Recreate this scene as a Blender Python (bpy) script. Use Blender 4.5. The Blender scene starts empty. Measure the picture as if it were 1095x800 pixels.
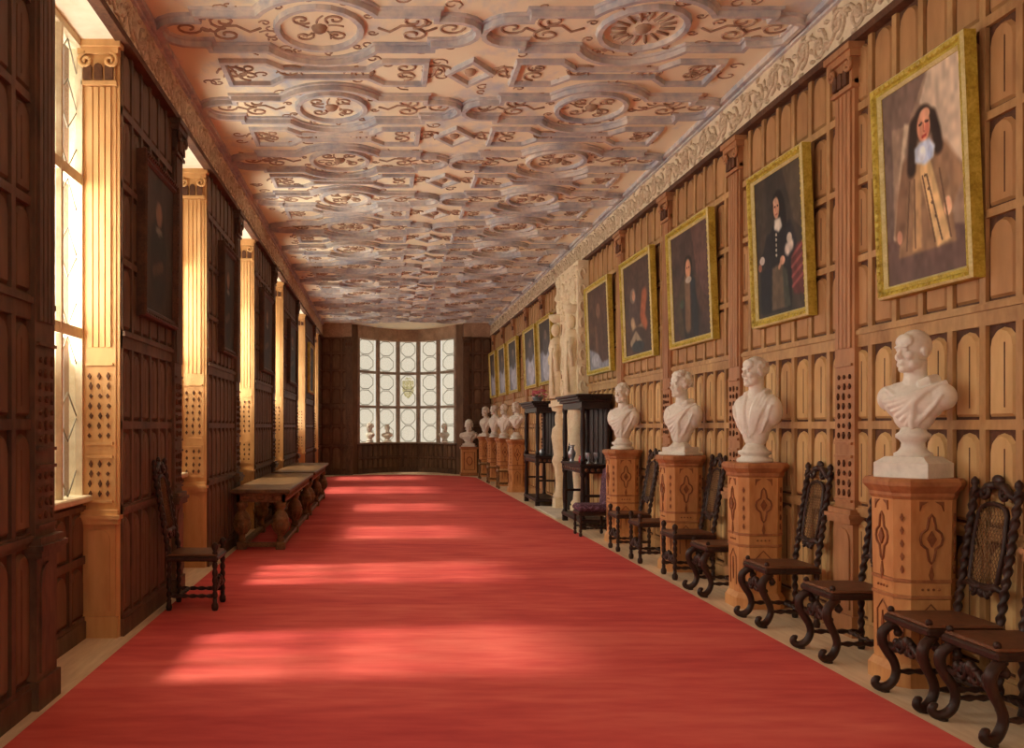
import bpy, bmesh, math, random
import numpy as np
from mathutils import Vector, Matrix

random.seed(7)
RNG = np.random.default_rng(7)
PI = math.pi
SC = bpy.context.scene
COL = SC.collection

# ------------------------------------------------------------------ room
XL, XR = -2.0, 3.63          # left and right wall faces
YN, YF = -3.5, 30.8          # near and far wall faces
ZC, ZF = 5.0, 4.54           # ceiling, underside of the plaster frieze
EYE = 1.6
XG = -2.31                   # glass plane of the side windows
SILL = 1.08

# ------------------------------------------------------------------ helpers
def S(r, g, b):
    def f(c):
        c /= 255.0
        return c / 12.92 if c <= 0.04045 else ((c + 0.055) / 1.055) ** 2.4
    return (f(r), f(g), f(b), 1.0)

def mat(name, c1, c2, scale=4.0, rough=0.6, stretch=(1, 1, 1), bump=0.0, metal=0.0, c3=None, lo=0.35, hi=0.65, fine=0.35, spec=0.3):
    m = bpy.data.materials.new(name); m.use_nodes = True
    nt = m.node_tree; N = nt.nodes; L = nt.links
    b = N['Principled BSDF']
    tc = N.new('ShaderNodeTexCoord'); mp = N.new('ShaderNodeMapping')
    mp.inputs['Scale'].default_value = stretch
    L.new(tc.outputs['Object'], mp.inputs['Vector'])
    n1 = N.new('ShaderNodeTexNoise'); n1.inputs['Scale'].default_value = scale
    n1.inputs['Detail'].default_value = 6; n1.inputs['Roughness'].default_value = 0.6
    n1.inputs['Distortion'].default_value = 0.6
    L.new(mp.outputs[0], n1.inputs['Vector'])
    n2 = N.new('ShaderNodeTexNoise'); n2.inputs['Scale'].default_value = scale * 7
    n2.inputs['Detail'].default_value = 4
    L.new(mp.outputs[0], n2.inputs['Vector'])
    mx = N.new('ShaderNodeMix'); mx.data_type = 'FLOAT'; mx.inputs[0].default_value = fine
    L.new(n1.outputs['Fac'], mx.inputs[2]); L.new(n2.outputs['Fac'], mx.inputs[3])
    cr = N.new('ShaderNodeValToRGB')
    cr.color_ramp.elements[0].position = lo; cr.color_ramp.elements[0].color = c1
    cr.color_ramp.elements[1].position = hi; cr.color_ramp.elements[1].color = c2
    if c3:
        e = cr.color_ramp.elements.new((lo + hi) / 2); e.color = c3
    L.new(mx.outputs[0], cr.inputs['Fac']); L.new(cr.outputs['Color'], b.inputs['Base Color'])
    b.inputs['Roughness'].default_value = rough; b.inputs['Metallic'].default_value = metal
    b.inputs['Specular IOR Level'].default_value = spec
    if bump:
        bp = N.new('ShaderNodeBump'); bp.inputs['Strength'].default_value = bump; bp.inputs['Distance'].default_value = 0.01
        L.new(n2.outputs['Fac'], bp.inputs['Height']); L.new(bp.outputs[0], b.inputs['Normal'])
    return m

class MB:
    """collects shapes, builds them as one mesh"""
    def __init__(s, T=None):
        s.v = []; s.f = []; s.m = []; s.s = []; s.T = T
    def add(s, vs, fs, mi=0, smooth=False):
        o = len(s.v)
        if s.T: vs = [s.T(*p) for p in vs]
        s.v.extend([tuple(p) for p in vs])
        for f in fs:
            s.f.append(tuple(i + o for i in f)); s.m.append(mi); s.s.append(smooth)
    def box(s, a, b, mi=0):
        x0, y0, z0 = a; x1, y1, z1 = b
        s.add([(x0, y0, z0), (x1, y0, z0), (x1, y1, z0), (x0, y1, z0), (x0, y0, z1), (x1, y0, z1), (x1, y1, z1), (x0, y1, z1)],
              [(0, 3, 2, 1), (4, 5, 6, 7), (0, 1, 5, 4), (1, 2, 6, 5), (2, 3, 7, 6), (3, 0, 4, 7)], mi)
    def bbox(s, a, b, r=0.008, mi=0):
        """box with chamfered edges"""
        x0, y0, z0 = a; x1, y1, z1 = b
        def ring(i, z): return [(x0 + i, y0, z), (x1 - i, y0, z), (x1, y0 + i, z), (x1, y1 - i, z), (x1 - i, y1, z), (x0 + i, y1, z), (x0, y1 - i, z), (x0, y0 + i, z)]
        def ring2(z):
            c = r
            return [(x0 + c, y0 + c, z), (x1 - c, y0 + c, z), (x1 - c, y0 + c, z), (x1 - c, y1 - c, z), (x1 - c, y1 - c, z), (x0 + c, y1 - c, z), (x0 + c, y1 - c, z), (x0 + c, y0 + c, z)]
        vs = ring2(z0) + ring(r, z0 + r) + ring(r, z1 - r) + ring2(z1)
        fs = []
        for k in range(3):
            for i in range(8):
                j = (i + 1) % 8
                fs.append((k * 8 + i, k * 8 + j, k * 8 + 8 + j, k * 8 + 8 + i))
        fs.append(tuple(range(7, -1, -1))); fs.append(tuple(range(24, 32)))
        s.add(vs, fs, mi)
    def tube(s, pts, rad, n=8, mi=0, closed=False, caps=True, flat=1.0, up=None, smooth=True):
        P = [Vector(p) for p in pts]; k = len(P)
        if not hasattr(rad, '__len__'): rad = [rad] * k
        vs = []; prev = None
        for i in range(k):
            if closed: t = P[(i + 1) % k] - P[i - 1]
            else: t = P[min(i + 1, k - 1)] - P[max(i - 1, 0)]
            if t.length < 1e-9: t = Vector((0, 0, 1))
            t.normalize()
            if prev is None:
                a = Vector(up) if up else (Vector((0, 0, 1)) if abs(t.z) < 0.9 else Vector((1, 0, 0)))
            else: a = prev
            if up: a = Vector(up)
            nx = a - t * a.dot(t)
            if nx.length < 1e-6: nx = t.orthogonal()
            nx.normalize(); prev = nx
            ny = t.cross(nx)
            for j in range(n):
                th = 2 * PI * j / n
                vs.append(P[i] + (nx * math.cos(th) * flat + ny * math.sin(th)) * rad[i])
        fs = []
        for i in range(k if closed else k - 1):
            i2 = (i + 1) % k
            for j in range(n):
                j2 = (j + 1) % n
                fs.append((i * n + j, i * n + j2, i2 * n + j2, i2 * n + j))
        if caps and not closed:
            fs.append(tuple(range(n - 1, -1, -1))); fs.append(tuple(range((k - 1) * n, k * n)))
        s.add(vs, fs, mi, smooth)
    def lathe(s, prof, c=(0, 0, 0), n=16, mi=0, ax=None, squash=(1, 1), rot=0, smooth=True):
        """prof: (radius, height) bottom to top"""
        vs = []; k = len(prof)
        for r, z in prof:
            for j in range(n):
                th = 2 * PI * (j + 0.5) / n + rot
                p = Vector((r * math.cos(th) * squash[0], r * math.sin(th) * squash[1], z))
                if ax: p = ax @ p
                vs.append((p.x + c[0], p.y + c[1], p.z + c[2]))
        fs = []
        for i in range(k - 1):
            for j in range(n):
                j2 = (j + 1) % n
                fs.append((i * n + j, i * n + j2, (i + 1) * n + j2, (i + 1) * n + j))
        fs.append(tuple(range(n - 1, -1, -1))); fs.append(tuple(range((k - 1) * n, k * n)))
        s.add(vs, fs, mi, smooth)
    def ell(s, c, r, n=12, m=8, mi=0, R=None):
        vs = []; c = Vector(c)
        if not hasattr(r, '__len__'): r = (r, r, r)
        for i in range(1, m):
            ph = PI * i / m
            for j in range(n):
                th = 2 * PI * j / n
                p = Vector((r[0] * math.sin(ph) * math.cos(th), r[1] * math.sin(ph) * math.sin(th), r[2] * math.cos(ph)))
                if R: p = R @ p
                vs.append(c + p)
        p = Vector((0, 0, r[2])); q = Vector((0, 0, -r[2]))
        if R: p = R @ p; q = R @ q
        vs.append(c + p); vs.append(c + q)
        t = len(vs) - 2; b = t + 1; fs = []
        for i in range(m - 2):
            for j in range(n):
                j2 = (j + 1) % n
                fs.append((i * n + j, (i + 1) * n + j, (i + 1) * n + j2, i * n + j2))
        for j in range(n):
            j2 = (j + 1) % n
            fs.append((t, j, j2)); fs.append((b, (m - 2) * n + j2, (m - 2) * n + j))
        s.add(vs, fs, mi, True)
    def plate(s, poly, h0, h1, frame, mi=0, top=None):
        """poly of (u, w) raised from h0 to h1; frame(u, w, h) -> point"""
        k = len(poly)
        q = top or poly
        vs = [frame(u, w, h0) for u, w in poly] + [frame(u, w, h1) for u, w in q]
        fs = [tuple(range(k - 1, -1, -1)), tuple(range(k, 2 * k))]
        for i in range(k):
            j = (i + 1) % k
            fs.append((i, j, k + j, k + i))
        s.add(vs, fs, mi)
    def build(s, name, mats, parent=None, loc=None, fix=True, kind=None, mesh_only=False):
        me = bpy.data.meshes.new(name)
        me.from_pydata(s.v, [], s.f)
        if not isinstance(mats, (list, tuple)): mats = [mats]
        for m in mats: me.materials.append(m)
        me.polygons.foreach_set('material_index', s.m)
        me.polygons.foreach_set('use_smooth', s.s)
        if fix:
            bm = bmesh.new(); bm.from_mesh(me)
            bmesh.ops.recalc_face_normals(bm, faces=bm.faces)
            bm.to_mesh(me); bm.free()
        me.update()
        if mesh_only: return me
        return link(name, me, parent, loc, kind)

def link(name, me, parent=None, loc=None, kind=None):
    o = bpy.data.objects.new(name, me); COL.objects.link(o)
    if parent: o.parent = parent
    if loc: o.location = loc
    if kind: o['kind'] = kind
    return o

def tag(o, label, cat, group=None):
    o['label'] = label; o['category'] = cat
    if group: o['group'] = group
    return o

def thing(name, label, cat, loc=(0, 0, 0), rz=0.0, group=None):
    o = bpy.data.objects.new(name, None); COL.objects.link(o)
    o.empty_display_size = 0.1
    o.location = loc; o.rotation_euler = (0, 0, rz)
    return tag(o, label, cat, group)

def struct_root(name):
    o = bpy.data.objects.new(name, None); COL.objects.link(o); o['kind'] = 'structure'
    o.empty_display_size = 0.1
    return o

def copy_tree(o, parent=None):
    c = o.copy(); COL.objects.link(c)
    if parent: c.parent = parent
    for ch in list(o.children): copy_tree(ch, c)
    return c

def dup(root, label, loc, rz=0.0, group=None):
    c = copy_tree(root); c.location = loc; c.rotation_euler = (0, 0, rz); c['label'] = label
    if group: c['group'] = group
    return c

def spiral(cx, cy, r0, r1, a0, turns, n=14):
    return [(cx + (r0 + (r1 - r0) * i / n) * math.cos(a0 + turns * 2 * PI * i / n),
             cy + (r0 + (r1 - r0) * i / n) * math.sin(a0 + turns * 2 * PI * i / n)) for i in range(n + 1)]

def relief(mb, pts, h, frame, r, mi=0, n=5):
    mb.tube([frame(u, w, h) for u, w in pts], r, n, mi)

# ------------------------------------------------------------------ materials
M = {}
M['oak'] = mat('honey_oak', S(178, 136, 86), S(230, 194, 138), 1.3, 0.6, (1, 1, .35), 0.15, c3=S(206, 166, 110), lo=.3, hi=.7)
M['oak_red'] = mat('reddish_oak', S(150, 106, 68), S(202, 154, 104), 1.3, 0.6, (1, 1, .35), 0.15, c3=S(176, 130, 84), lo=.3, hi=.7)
M['oak_old'] = mat('old_oak', S(84, 62, 48), S(138, 106, 78), 1.3, 0.6, (1, 1, .35), 0.15, c3=S(110, 82, 60), lo=.3, hi=.7)  # same oak, with the backlit shade of left and end walls in its colour
M['oak_old_rail'] = mat('old_oak_rail', S(74, 54, 42), S(122, 90, 66), 2.5, 0.55, (1, 1, .4), 0.15)  # rails of the same walls, shade likewise darkened into the colour
M['oak_rail'] = mat('oak_rail', S(154, 112, 70), S(202, 160, 106), 2.5, 0.55, (1, 1, .4), 0.15)
M['oak_groove'] = mat('oak_groove', S(70, 42, 30), S(110, 72, 48), 5, 0.7)
M['oak_pilaster'] = mat('oak_pilaster', S(150, 100, 66), S(192, 140, 96), 2.2, 0.5, (1, 1, .2), 0.1)
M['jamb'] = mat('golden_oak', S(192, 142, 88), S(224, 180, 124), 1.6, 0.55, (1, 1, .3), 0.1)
M['plaster'] = mat('pink_plaster', S(248, 238, 208), S(192, 202, 214), 0.75, 0.85, (1, .6, 1), 0.2, c3=S(248, 236, 206), lo=.36, hi=.66)
M['plaster_rib'] = mat('grey_rib_plaster', S(160, 164, 178), S(228, 216, 202), 1.8, 0.8)
M['plaster_ink'] = mat('tan_relief', S(152, 122, 102), S(196, 164, 138), 3, 0.8)
M['frieze'] = mat('frieze_plaster', S(218, 198, 168), S(236, 218, 190), 2.5, 0.85)
M['frieze_relief'] = mat('frieze_relief', S(176, 152, 124), S(226, 206, 178), 9, 0.8)
M['white_plaster'] = mat('white_plaster', S(232, 218, 192), S(246, 236, 216), 2, 0.85)
M['stone'] = mat('window_stone', S(206, 188, 152), S(232, 216, 184), 3, 0.8)
M['floor'] = mat('pale_boards', S(208, 178, 142), S(240, 216, 182), 1.4, 0.6, (3, .35, 1))
M['carpet'] = mat('red_carpet', S(184, 68, 72), S(230, 118, 106), 0.9, 0.95, (.35, 1.3, 1), 0.3, c3=S(212, 92, 86), lo=.3, hi=.7, spec=0.05)
M['dark'] = mat('dark_walnut', S(40, 24, 20), S(72, 46, 36), 6, 0.42, (1, 1, .5), 0.1)
M['dark_seat'] = mat('walnut_seat', S(84, 52, 36), S(122, 80, 54), 4, 0.45)
M['cane'] = mat('cane', S(104, 76, 52), S(150, 116, 78), 20, 0.6)
M['ped'] = mat('pedestal_oak', S(190, 128, 76), S(222, 166, 108), 3, 0.5, (1, 1, .3), 0.1)
M['ped_cap'] = mat('pedestal_moulding', S(150, 92, 58), S(190, 130, 84), 4, 0.5)
M['ped_carve'] = mat('pedestal_carving', S(120, 70, 44), S(156, 98, 62), 6, 0.6)
M['marble'] = mat('white_marble', S(216, 210, 198), S(240, 234, 222), 5, 0.5, c3=S(230, 224, 212))
M['marble_grey'] = mat('grey_marble', S(176, 182, 190), S(216, 216, 214), 7, 0.5)
M['gilt'] = mat('gilt_frame', S(150, 124, 40), S(214, 192, 88), 9, 0.45, bump=0.4, c3=S(190, 166, 62))
M['gilt_pale'] = mat('pale_gilt', S(196, 178, 110), S(232, 220, 164), 8, 0.45)
M['frame_dark'] = mat('brown_frame', S(58, 36, 26), S(96, 62, 40), 8, 0.5)
M['oak_table'] = mat('table_oak', S(84, 60, 38), S(126, 94, 60), 4, 0.45, (1, .3, 1), 0.1)
M['table_leg'] = mat('table_leg_oak', S(84, 56, 34), S(150, 110, 70), 9, 0.5)
M['buffet'] = mat('black_oak', S(34, 22, 22), S(58, 40, 36), 5, 0.45)
M['alabaster'] = mat('carved_stone', S(222, 202, 166), S(244, 230, 200), 7, 0.7)
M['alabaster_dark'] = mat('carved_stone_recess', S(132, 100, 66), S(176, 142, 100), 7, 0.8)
M['black'] = mat('soot', S(16, 13, 12), S(30, 24, 22), 5, 0.9)
M['hearth'] = mat('hearth_stone', S(206, 198, 184), S(226, 218, 204), 3, 0.7)
M['fabric'] = mat('purple_floral', S(74, 52, 74), S(150, 120, 150), 22, 0.9, c3=S(96, 60, 66), lo=.4, hi=.62)
M['pink'] = mat('pink_petals', S(190, 70, 100), S(226, 120, 140), 20, 0.8)
M['leaf'] = mat('green_leaf', S(50, 70, 40), S(90, 106, 60), 20, 0.7)
M['red_glaze'] = mat('red_glaze', S(170, 36, 44), S(200, 60, 60), 20, 0.3)
M['silver'] = mat('silver', S(150, 156, 166), S(206, 208, 212), 12, 0.3, metal=0.6)
M['lead'] = mat('lead_came', S(126, 116, 98), S(156, 146, 124), 9, 0.7)
M['end_frame'] = mat('grey_mullion', S(140, 122, 108), S(180, 160, 140), 5, 0.7)

def glass():
    m = bpy.data.materials.new('leaded_glass'); m.use_nodes = True
    nt = m.node_tree; N = nt.nodes; L = nt.links
    for n in list(N): N.remove(n)
    out = N.new('ShaderNodeOutputMaterial'); mx = N.new('ShaderNodeMixShader'); mx.inputs[0].default_value = 0.12
    tr = N.new('ShaderNodeBsdfTransparent'); tr.inputs[0].default_value = (0.97, 0.95, 0.9, 1)
    gl = N.new('ShaderNodeBsdfDiffuse'); gl.inputs[0].default_value = (.86, .84, .78, 1)
    L.new(tr.outputs[0], mx.inputs[1]); L.new(gl.outputs[0], mx.inputs[2]); L.new(mx.outputs[0], out.inputs[0])
    return m
M['glass'] = glass()

def tinted(name, c):
    m = bpy.data.materials.new(name); m.use_nodes = True
    nt = m.node_tree; N = nt.nodes; L = nt.links
    for n in list(N): N.remove(n)
    out = N.new('ShaderNodeOutputMaterial'); tr = N.new('ShaderNodeBsdfTransparent'); nz = N.new('ShaderNodeTexNoise'); nz.inputs['Scale'].default_value = 9
    cr = N.new('ShaderNodeValToRGB'); cr.color_ramp.elements[0].color = c; cr.color_ramp.elements[0].position = .4
    cr.color_ramp.elements[1].color = (.95, .92, .84, 1); cr.color_ramp.elements[1].position = .62
    L.new(nz.outputs['Fac'], cr.inputs['Fac']); L.new(cr.outputs['Color'], tr.inputs[0]); L.new(tr.outputs[0], out.inputs[0])
    return m
M['heraldry'] = tinted('stained_shield', (.66, .62, .36, 1))

def paint_mat():
    m = bpy.data.materials.new('oil_paint'); m.use_nodes = True
    N = m.node_tree.nodes; L = m.node_tree.links
    a = N.new('ShaderNodeAttribute'); a.attribute_name = 'Col'
    L.new(a.outputs['Color'], N['Principled BSDF'].inputs['Base Color'])
    N['Principled BSDF'].inputs['Roughness'].default_value = 0.55
    N['Principled BSDF'].inputs['Specular IOR Level'].default_value = 0.2
    return m
M['paint'] = paint_mat()

# ------------------------------------------------------------------ frames of reference on walls
def FR(u, w, h): return (XR - h, u, w)          # right wall: u = depth, w = height, h = out of wall
def FL(u, w, h): return (XL + h, u, w)

def arch_poly(u0, u1, w0, w1, n=6):
    c = (u0 + u1) / 2; a = (u1 - u0) / 2; s = min(a * 0.9, (w1 - w0) * .4)
    p = [(u0, w0), (u1, w0)]
    for i in range(n + 1):
        t = PI * i / n
        p.append((c + a * math.cos(t), w1 - s + s * math.sin(t)))
    return p

ROWS = [(.16, .92), (1.0, 1.58), (1.64, 2.2), (2.34, 2.84), (2.89, 3.42), (3.47, 3.98), (4.04, 4.5)]
def panelling(mb, F, u0, u1, cols, rows=ROWS, base=True, top=None, upper=2):
    """oak panelling: 0 rails, 1 grooves, 2 fields"""
    z0, z1 = rows[0][0], rows[-1][1]
    W = (u1 - u0) / cols
    mb.plate([(u0, 0), (u1, 0), (u1, z1 + .04), (u0, z1 + .04)], -.02, .002, F, 1)
    if base:
        mb.plate([(u0, 0), (u1, 0), (u1, .13), (u0, .13)], 0, .04, F, 0)
    for k in range(cols + 1):
        c = u0 + k * W
        a, b = max(u0, c - .028), min(u1, c + .028)
        mb.plate([(a, .13), (b, .13), (b, z1 + .03), (a, z1 + .03)], 0, .028, F, 0)
    prev = .13
    for (a, b) in rows:
        mb.plate([(u0, prev), (u1, prev), (u1, a), (u0, a)], 0, .0285, F, 0)
        if a - prev > .07:
            mb.plate([(u0, a - .05), (u1, a - .05), (u1, a - .015), (u0, a - .015)], 0, .045, F, 0)
        prev = b
    mb.plate([(u0, prev), (u1, prev), (u1, prev + .04), (u0, prev + .04)], 0, .0285, F, 0)
    for k in range(cols):
        for ri, (a, b) in enumerate(rows):
            x0, x1 = u0 + k * W + .042, u0 + (k + 1) * W - .042
            p = arch_poly(x0, x1, a + .016, b - .018)
            c = (x0 + x1) / 2; m_ = (a + b) / 2
            q = [(c + (u - c) * .8, m_ + (w - m_) * .93) for u, w in p]
            mb.plate(p, 0, .022, F, upper if a > 2.3 else 2, top=q)
            if b - a > .5:                       # dark carved slot and drop in the field
                mb.plate([(c - .034, a + .07), (c - .025, a + .07), (c - .025, b - .11), (c - .034, b - .11)], .015, .024, F, 1)

def pilaster(parent, F, u0, u1, d, m, z1=ZF):
    """plinth, moulded base, carved drum, fluted shaft, capital"""
    mb = MB(); c = (u0 + u1) / 2; w = u1 - u0
    def blk(e, a, b, dd, mi=0): mb.plate([(u0 - e, a), (u1 + e, a), (u1 + e, b), (u0 - e, b)], -.01, dd, F, mi)
    blk(.02, 0, .16, d + .03); blk(0, .16, .86, d + .012)
    for a, b, e in ((.86, .9, .03), (.9, .93, .045), (.93, .97, .025)): blk(e, a, b, d + .02 + e)
    blk(0, .97, z1 - .26, d)
    mb.plate(arch_poly(u0 + .04, u1 - .04, .2, .82), d, d + .024, F, 0)
    n = 4
    for k in range(n):                            # flutes as raised reeds
        a = u0 + .03 + (w - .06) * (k + .12) / n; b = u0 + .03 + (w - .06) * (k + .88) / n
        mb.plate([(a, 2.2), (b, 2.2), (b, z1 - .34), (a, z1 - .34)], d - .002, d + .016, F, 0)
    p = mb.build('pilaster', [m, M['oak_groove']], parent)
    g = MB()
    for (a, b) in ((1.02, 1.38), (1.46, 2.08)):
        g.plate([(u0 + .02, a), (u1 - .02, a), (u1 - .02, a + .02), (u0 + .02, a + .02)], d - .002, d + .02, F, 0)
        g.plate([(u0 + .02, b - .02), (u1 - .02, b - .02), (u1 - .02, b), (u0 + .02, b)], d - .002, d + .02, F, 0)
        z = a + .07
        while z < b - .05:
            for k in range(3):
                uu = u0 + w * (k + .75) / 3.5 + random.uniform(-.008, .008)
                h = random.uniform(.016, .03)
                g.plate([(uu - .014, z), (uu, z - h), (uu + .014, z), (uu, z + h)], d - .002, d + .014, F, 1)
            z += .075
    g.build('carved_drum', [m, M['oak_groove']], p)
    cpt = MB()
    def cb(e, a, b, dd): cpt.plate([(u0 - e, a), (u1 + e, a), (u1 + e, b), (u0 - e, b)], -.01, dd, F, 0)
    cb(.012, z1 - .33, z1 - .3, d + .03); cb(.0, z1 - .3, z1 - .1, d + .02); cb(.03, z1 - .1, z1 - .05, d + .05); cb(.05, z1 - .05, z1, d + .07)
    for e in (-1, 1):
        relief(cpt, spiral(c + e * (w / 2 - .03), z1 - .15, .06, .008, PI / 2, -e * 1.4), d + .04, F, .016)
    for k in range(3):
        cpt.plate(arch_poly(c - .11 + k * .08, c - .05 + k * .08, z1 - .29, z1 - .17, 4), d, d + .045, F, 1)
    cpt.build('capital', [m, M['oak_groove']], p)
    return p

# ------------------------------------------------------------------ floor, ceiling
fl = MB(); fl.box((XL - .6, YN - .3, -.12), (XR + .4, 34, 0)); fl.build('floor', M['floor'], kind='structure')

cp = MB()
out = [(-1.87, -3.2), (2.93, -3.2), (2.93, 28.6)]
for i in range(1, 16):
    t = PI * i / 16
    out.append((.53 + 2.40 * math.cos(t), 28.6 + 2.15 * math.sin(t)))
out.append((-1.87, 28.6))
cp.plate(out, 0.0005, .014, lambda u, w, h: (u, w, h), 0)
tag(cp.build('carpet', M['carpet']), 'long plain red carpet covering the middle of the gallery floor', 'carpet')

ce = MB(); ce.box((XL - .6, YN - .3, ZC), (XR + .4, 34, ZC + .15))
ceil_o = ce.build('ceiling', M['plaster'], kind='structure')
def FC(u, w, h): return (u, w, ZC - h)

def cart_path(cx, cy, k=1.0, lobe=1.0):
    """right half outline of a cartouche, mirrored: oval with straps, steps and round ends"""
    a, b, hy, ys, xs, xe = .58 * k, .68 * k, .36 * k, .25 * k, 1.0 * k, 1.13 * k
    t0 = math.asin(hy / b)
    R = []
    n = 8
    for i in range(n + 1):
        t = PI / 2 - (PI / 2 - t0) * i / n
        R.append((a * math.cos(t), b * math.sin(t)))
    R += [(xs, hy), (xs, ys), (xe, ys)]
    for i in range(1, 8):
        t = PI / 2 - PI * i / 8
        R.append((xe + ys * math.cos(t), ys * math.sin(t)))
    R += [(xe, -ys), (xs, -ys), (xs, -hy)]
    for i in range(n + 1):
        t = t0 + (PI / 2 - t0) * i / n
        R.append((a * math.cos(t), -b * math.sin(t)))
    Lh = [(-x, y) for x, y in reversed(R)][1:-1]
    return [(cx + x, cy + y) for x, y in R + Lh]

def sweep(mb, path, prof, F, mi=0, closed=True):
    """profile (offset, height) swept along a plane path with mitres"""
    k = len(path); n = len(prof); vs = []
    P = [Vector(p) for p in path]
    for i in range(k):
        if closed: a, b = P[i - 1], P[(i + 1) % k]
        else: a, b = P[max(0, i - 1)], P[min(k - 1, i + 1)]
        d1 = (P[i] - a); d2 = (b - P[i])
        if d1.length < 1e-7: d1 = d2
        if d2.length < 1e-7: d2 = d1
        d1 = d1.normalized(); d2 = d2.normalized()
        n1 = Vector((-d1.y, d1.x)); n2 = Vector((-d2.y, d2.x))
        nn = (n1 + n2)
        if nn.length < .2: nn = n1
        nn.normalize(); sc = 1 / max(.5, nn.dot(n1))
        for o, h in prof:
            q = P[i] + nn * o * sc
            vs.append(F(q.x, q.y, h))
    fs = []
    for i in range(k if closed else k - 1):
        i2 = (i + 1) % k
        for j in range(n - 1):
            fs.append((i * n + j, i * n + j + 1, i2 * n + j + 1, i2 * n + j))
    mb.add(vs, fs, mi)

RIB = [(-.055, -.005), (-.052, .022), (-.028, .026), (-.022, .07), (.022, .07), (.028, .026), (.052, .022), (.055, -.005)]
RIBS = [(-.035, -.005), (-.022, .04), (.022, .04), (.035, -.005)]
ribs = MB(); scr = MB()
row = 0
cy = 7.97 - 2 * 1.97
while cy < 30.4:
    for cx in (-.53, 2.23):
        lim = .985
        P = [(min(max(x, XL + .12), XR - .12), y) for x, y in cart_path(cx, cy, lim)]
        sweep(ribs, P, RIB, FC, 0)
        # inner moulding and boss
        E = [(cx + .36 * math.cos(2 * PI * i / 20), cy + .42 * math.sin(2 * PI * i / 20)) for i in range(20)]
        sweep(ribs, E, RIBS, FC, 0)
        scr.ell(FC(cx, cy, 0), (.07, .08, .05), 10, 6, 0)
        if cx > 1 and row == 2:                      # the sunburst boss
            for k in range(16):
                t = 2 * PI * k / 16
                relief(scr, [(cx + .14 * math.cos(t), cy + .16 * math.sin(t)), (cx + .27 * math.cos(t), cy + .32 * math.sin(t))], .006, FC, .016, 0, 4)
        else:
            for k in range(4):
                t = PI / 2 * k + PI / 4
                relief(scr, spiral(cx + .2 * math.cos(t), cy + .23 * math.sin(t), .09, .02, t + PI, 1.2), .004, FC, .011)
            for k in range(5):
                t = 2 * PI * k / 5 + row
                relief(scr, [(cx + (.09 + .03 * j) * math.cos(t + .1 * j), cy + (.1 + .035 * j) * math.sin(t + .1 * j)) for j in range(5)], .003, FC, .010, 0, 4)
        for k in range(10):
            t = 2 * PI * (k + .3) / 10
            relief(scr, spiral(cx + .46 * math.cos(t), cy + .54 * math.sin(t), .05, .015, t, 1.0, 8), .003, FC, .009, 0, 4)
        for e in (-1, 1):
            for f in (-1, 1):
                relief(scr, spiral(cx + e * .8, cy + f * .13, .13, .03, -f * PI / 2, e * f * 1.3), .004, FC, .012)
            relief(scr, spiral(cx + e * 1.12, cy, .12, .03, 0, 1.2), .004, FC, .011)
            relief(scr, [(cx + e * (.5 + .1 * t), cy + .08 * math.sin(t * 1.9)) for t in range(6)], .004, FC, .012)
        for k in range(26):
            x0 = cx + RNG.uniform(-1.25, 1.25); y0 = cy + RNG.uniform(-.95, .95)
            if XL + .2 < x0 < XR - .2:
                q = RNG.uniform(.05, .11); a0 = RNG.uniform(0, 6.28)
                relief(scr, spiral(x0, y0, q, .02, a0, RNG.choice([-1, 1]) * RNG.uniform(.6, 1.2), 9), .002, FC, .009, 0, 4)
    # between the rows: running scrolls, lozenges and small rings
    my = cy + 1.97 / 2
    if my < 30.4:
        for cx in (-.53, 2.23, .85, -1.75, 3.4):
            for e in (-1, 1):
                x0 = cx + e * .34
                if XL + .2 < x0 < XR - .2:
                    relief(scr, spiral(x0, my + .02 * e, .17, .03, PI * (e > 0), e * 1.35), .005, FC, .012)
                    relief(scr, [(x0 + .02 * t * e, my + .15 * math.sin(t * .7)) for t in range(-6, 7)], .004, FC, .010)
        Lz = [(.85, my - .3), (1.06, my), (.85, my + .3), (.64, my)]
        sweep(ribs, Lz, RIBS, FC, 0)
        scr.ell(FC(.85, my, 0), (.06, .08, .04), 8, 6, 0)
        for cx in (-.53, 2.23):
            sweep(ribs, [(cx - .95, my - .28), (cx - .55, my - .28), (cx - .4, my - .1), (cx + .4, my - .1), (cx + .55, my - .28), (cx + .95, my - .28),
                         (cx + .95, my + .28), (cx + .55, my + .28), (cx + .4, my + .1), (cx - .4, my + .1), (cx - .55, my + .28), (cx - .95, my + .28)], RIBS, FC, 0)
            for e in (-1, 1):
                for f in (-1, 1):
                    relief(scr, spiral(cx + e * .75, my + f * .1, .12, .02, f * PI / 2, -e * f * 1.2), .004, FC, .011)
    cy += 1.97; row += 1
ribs.build('plaster_strapwork', M['plaster_rib'], ceil_o, fix=True)
scr.build('scroll_relief', M['plaster_ink'], ceil_o)

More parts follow.
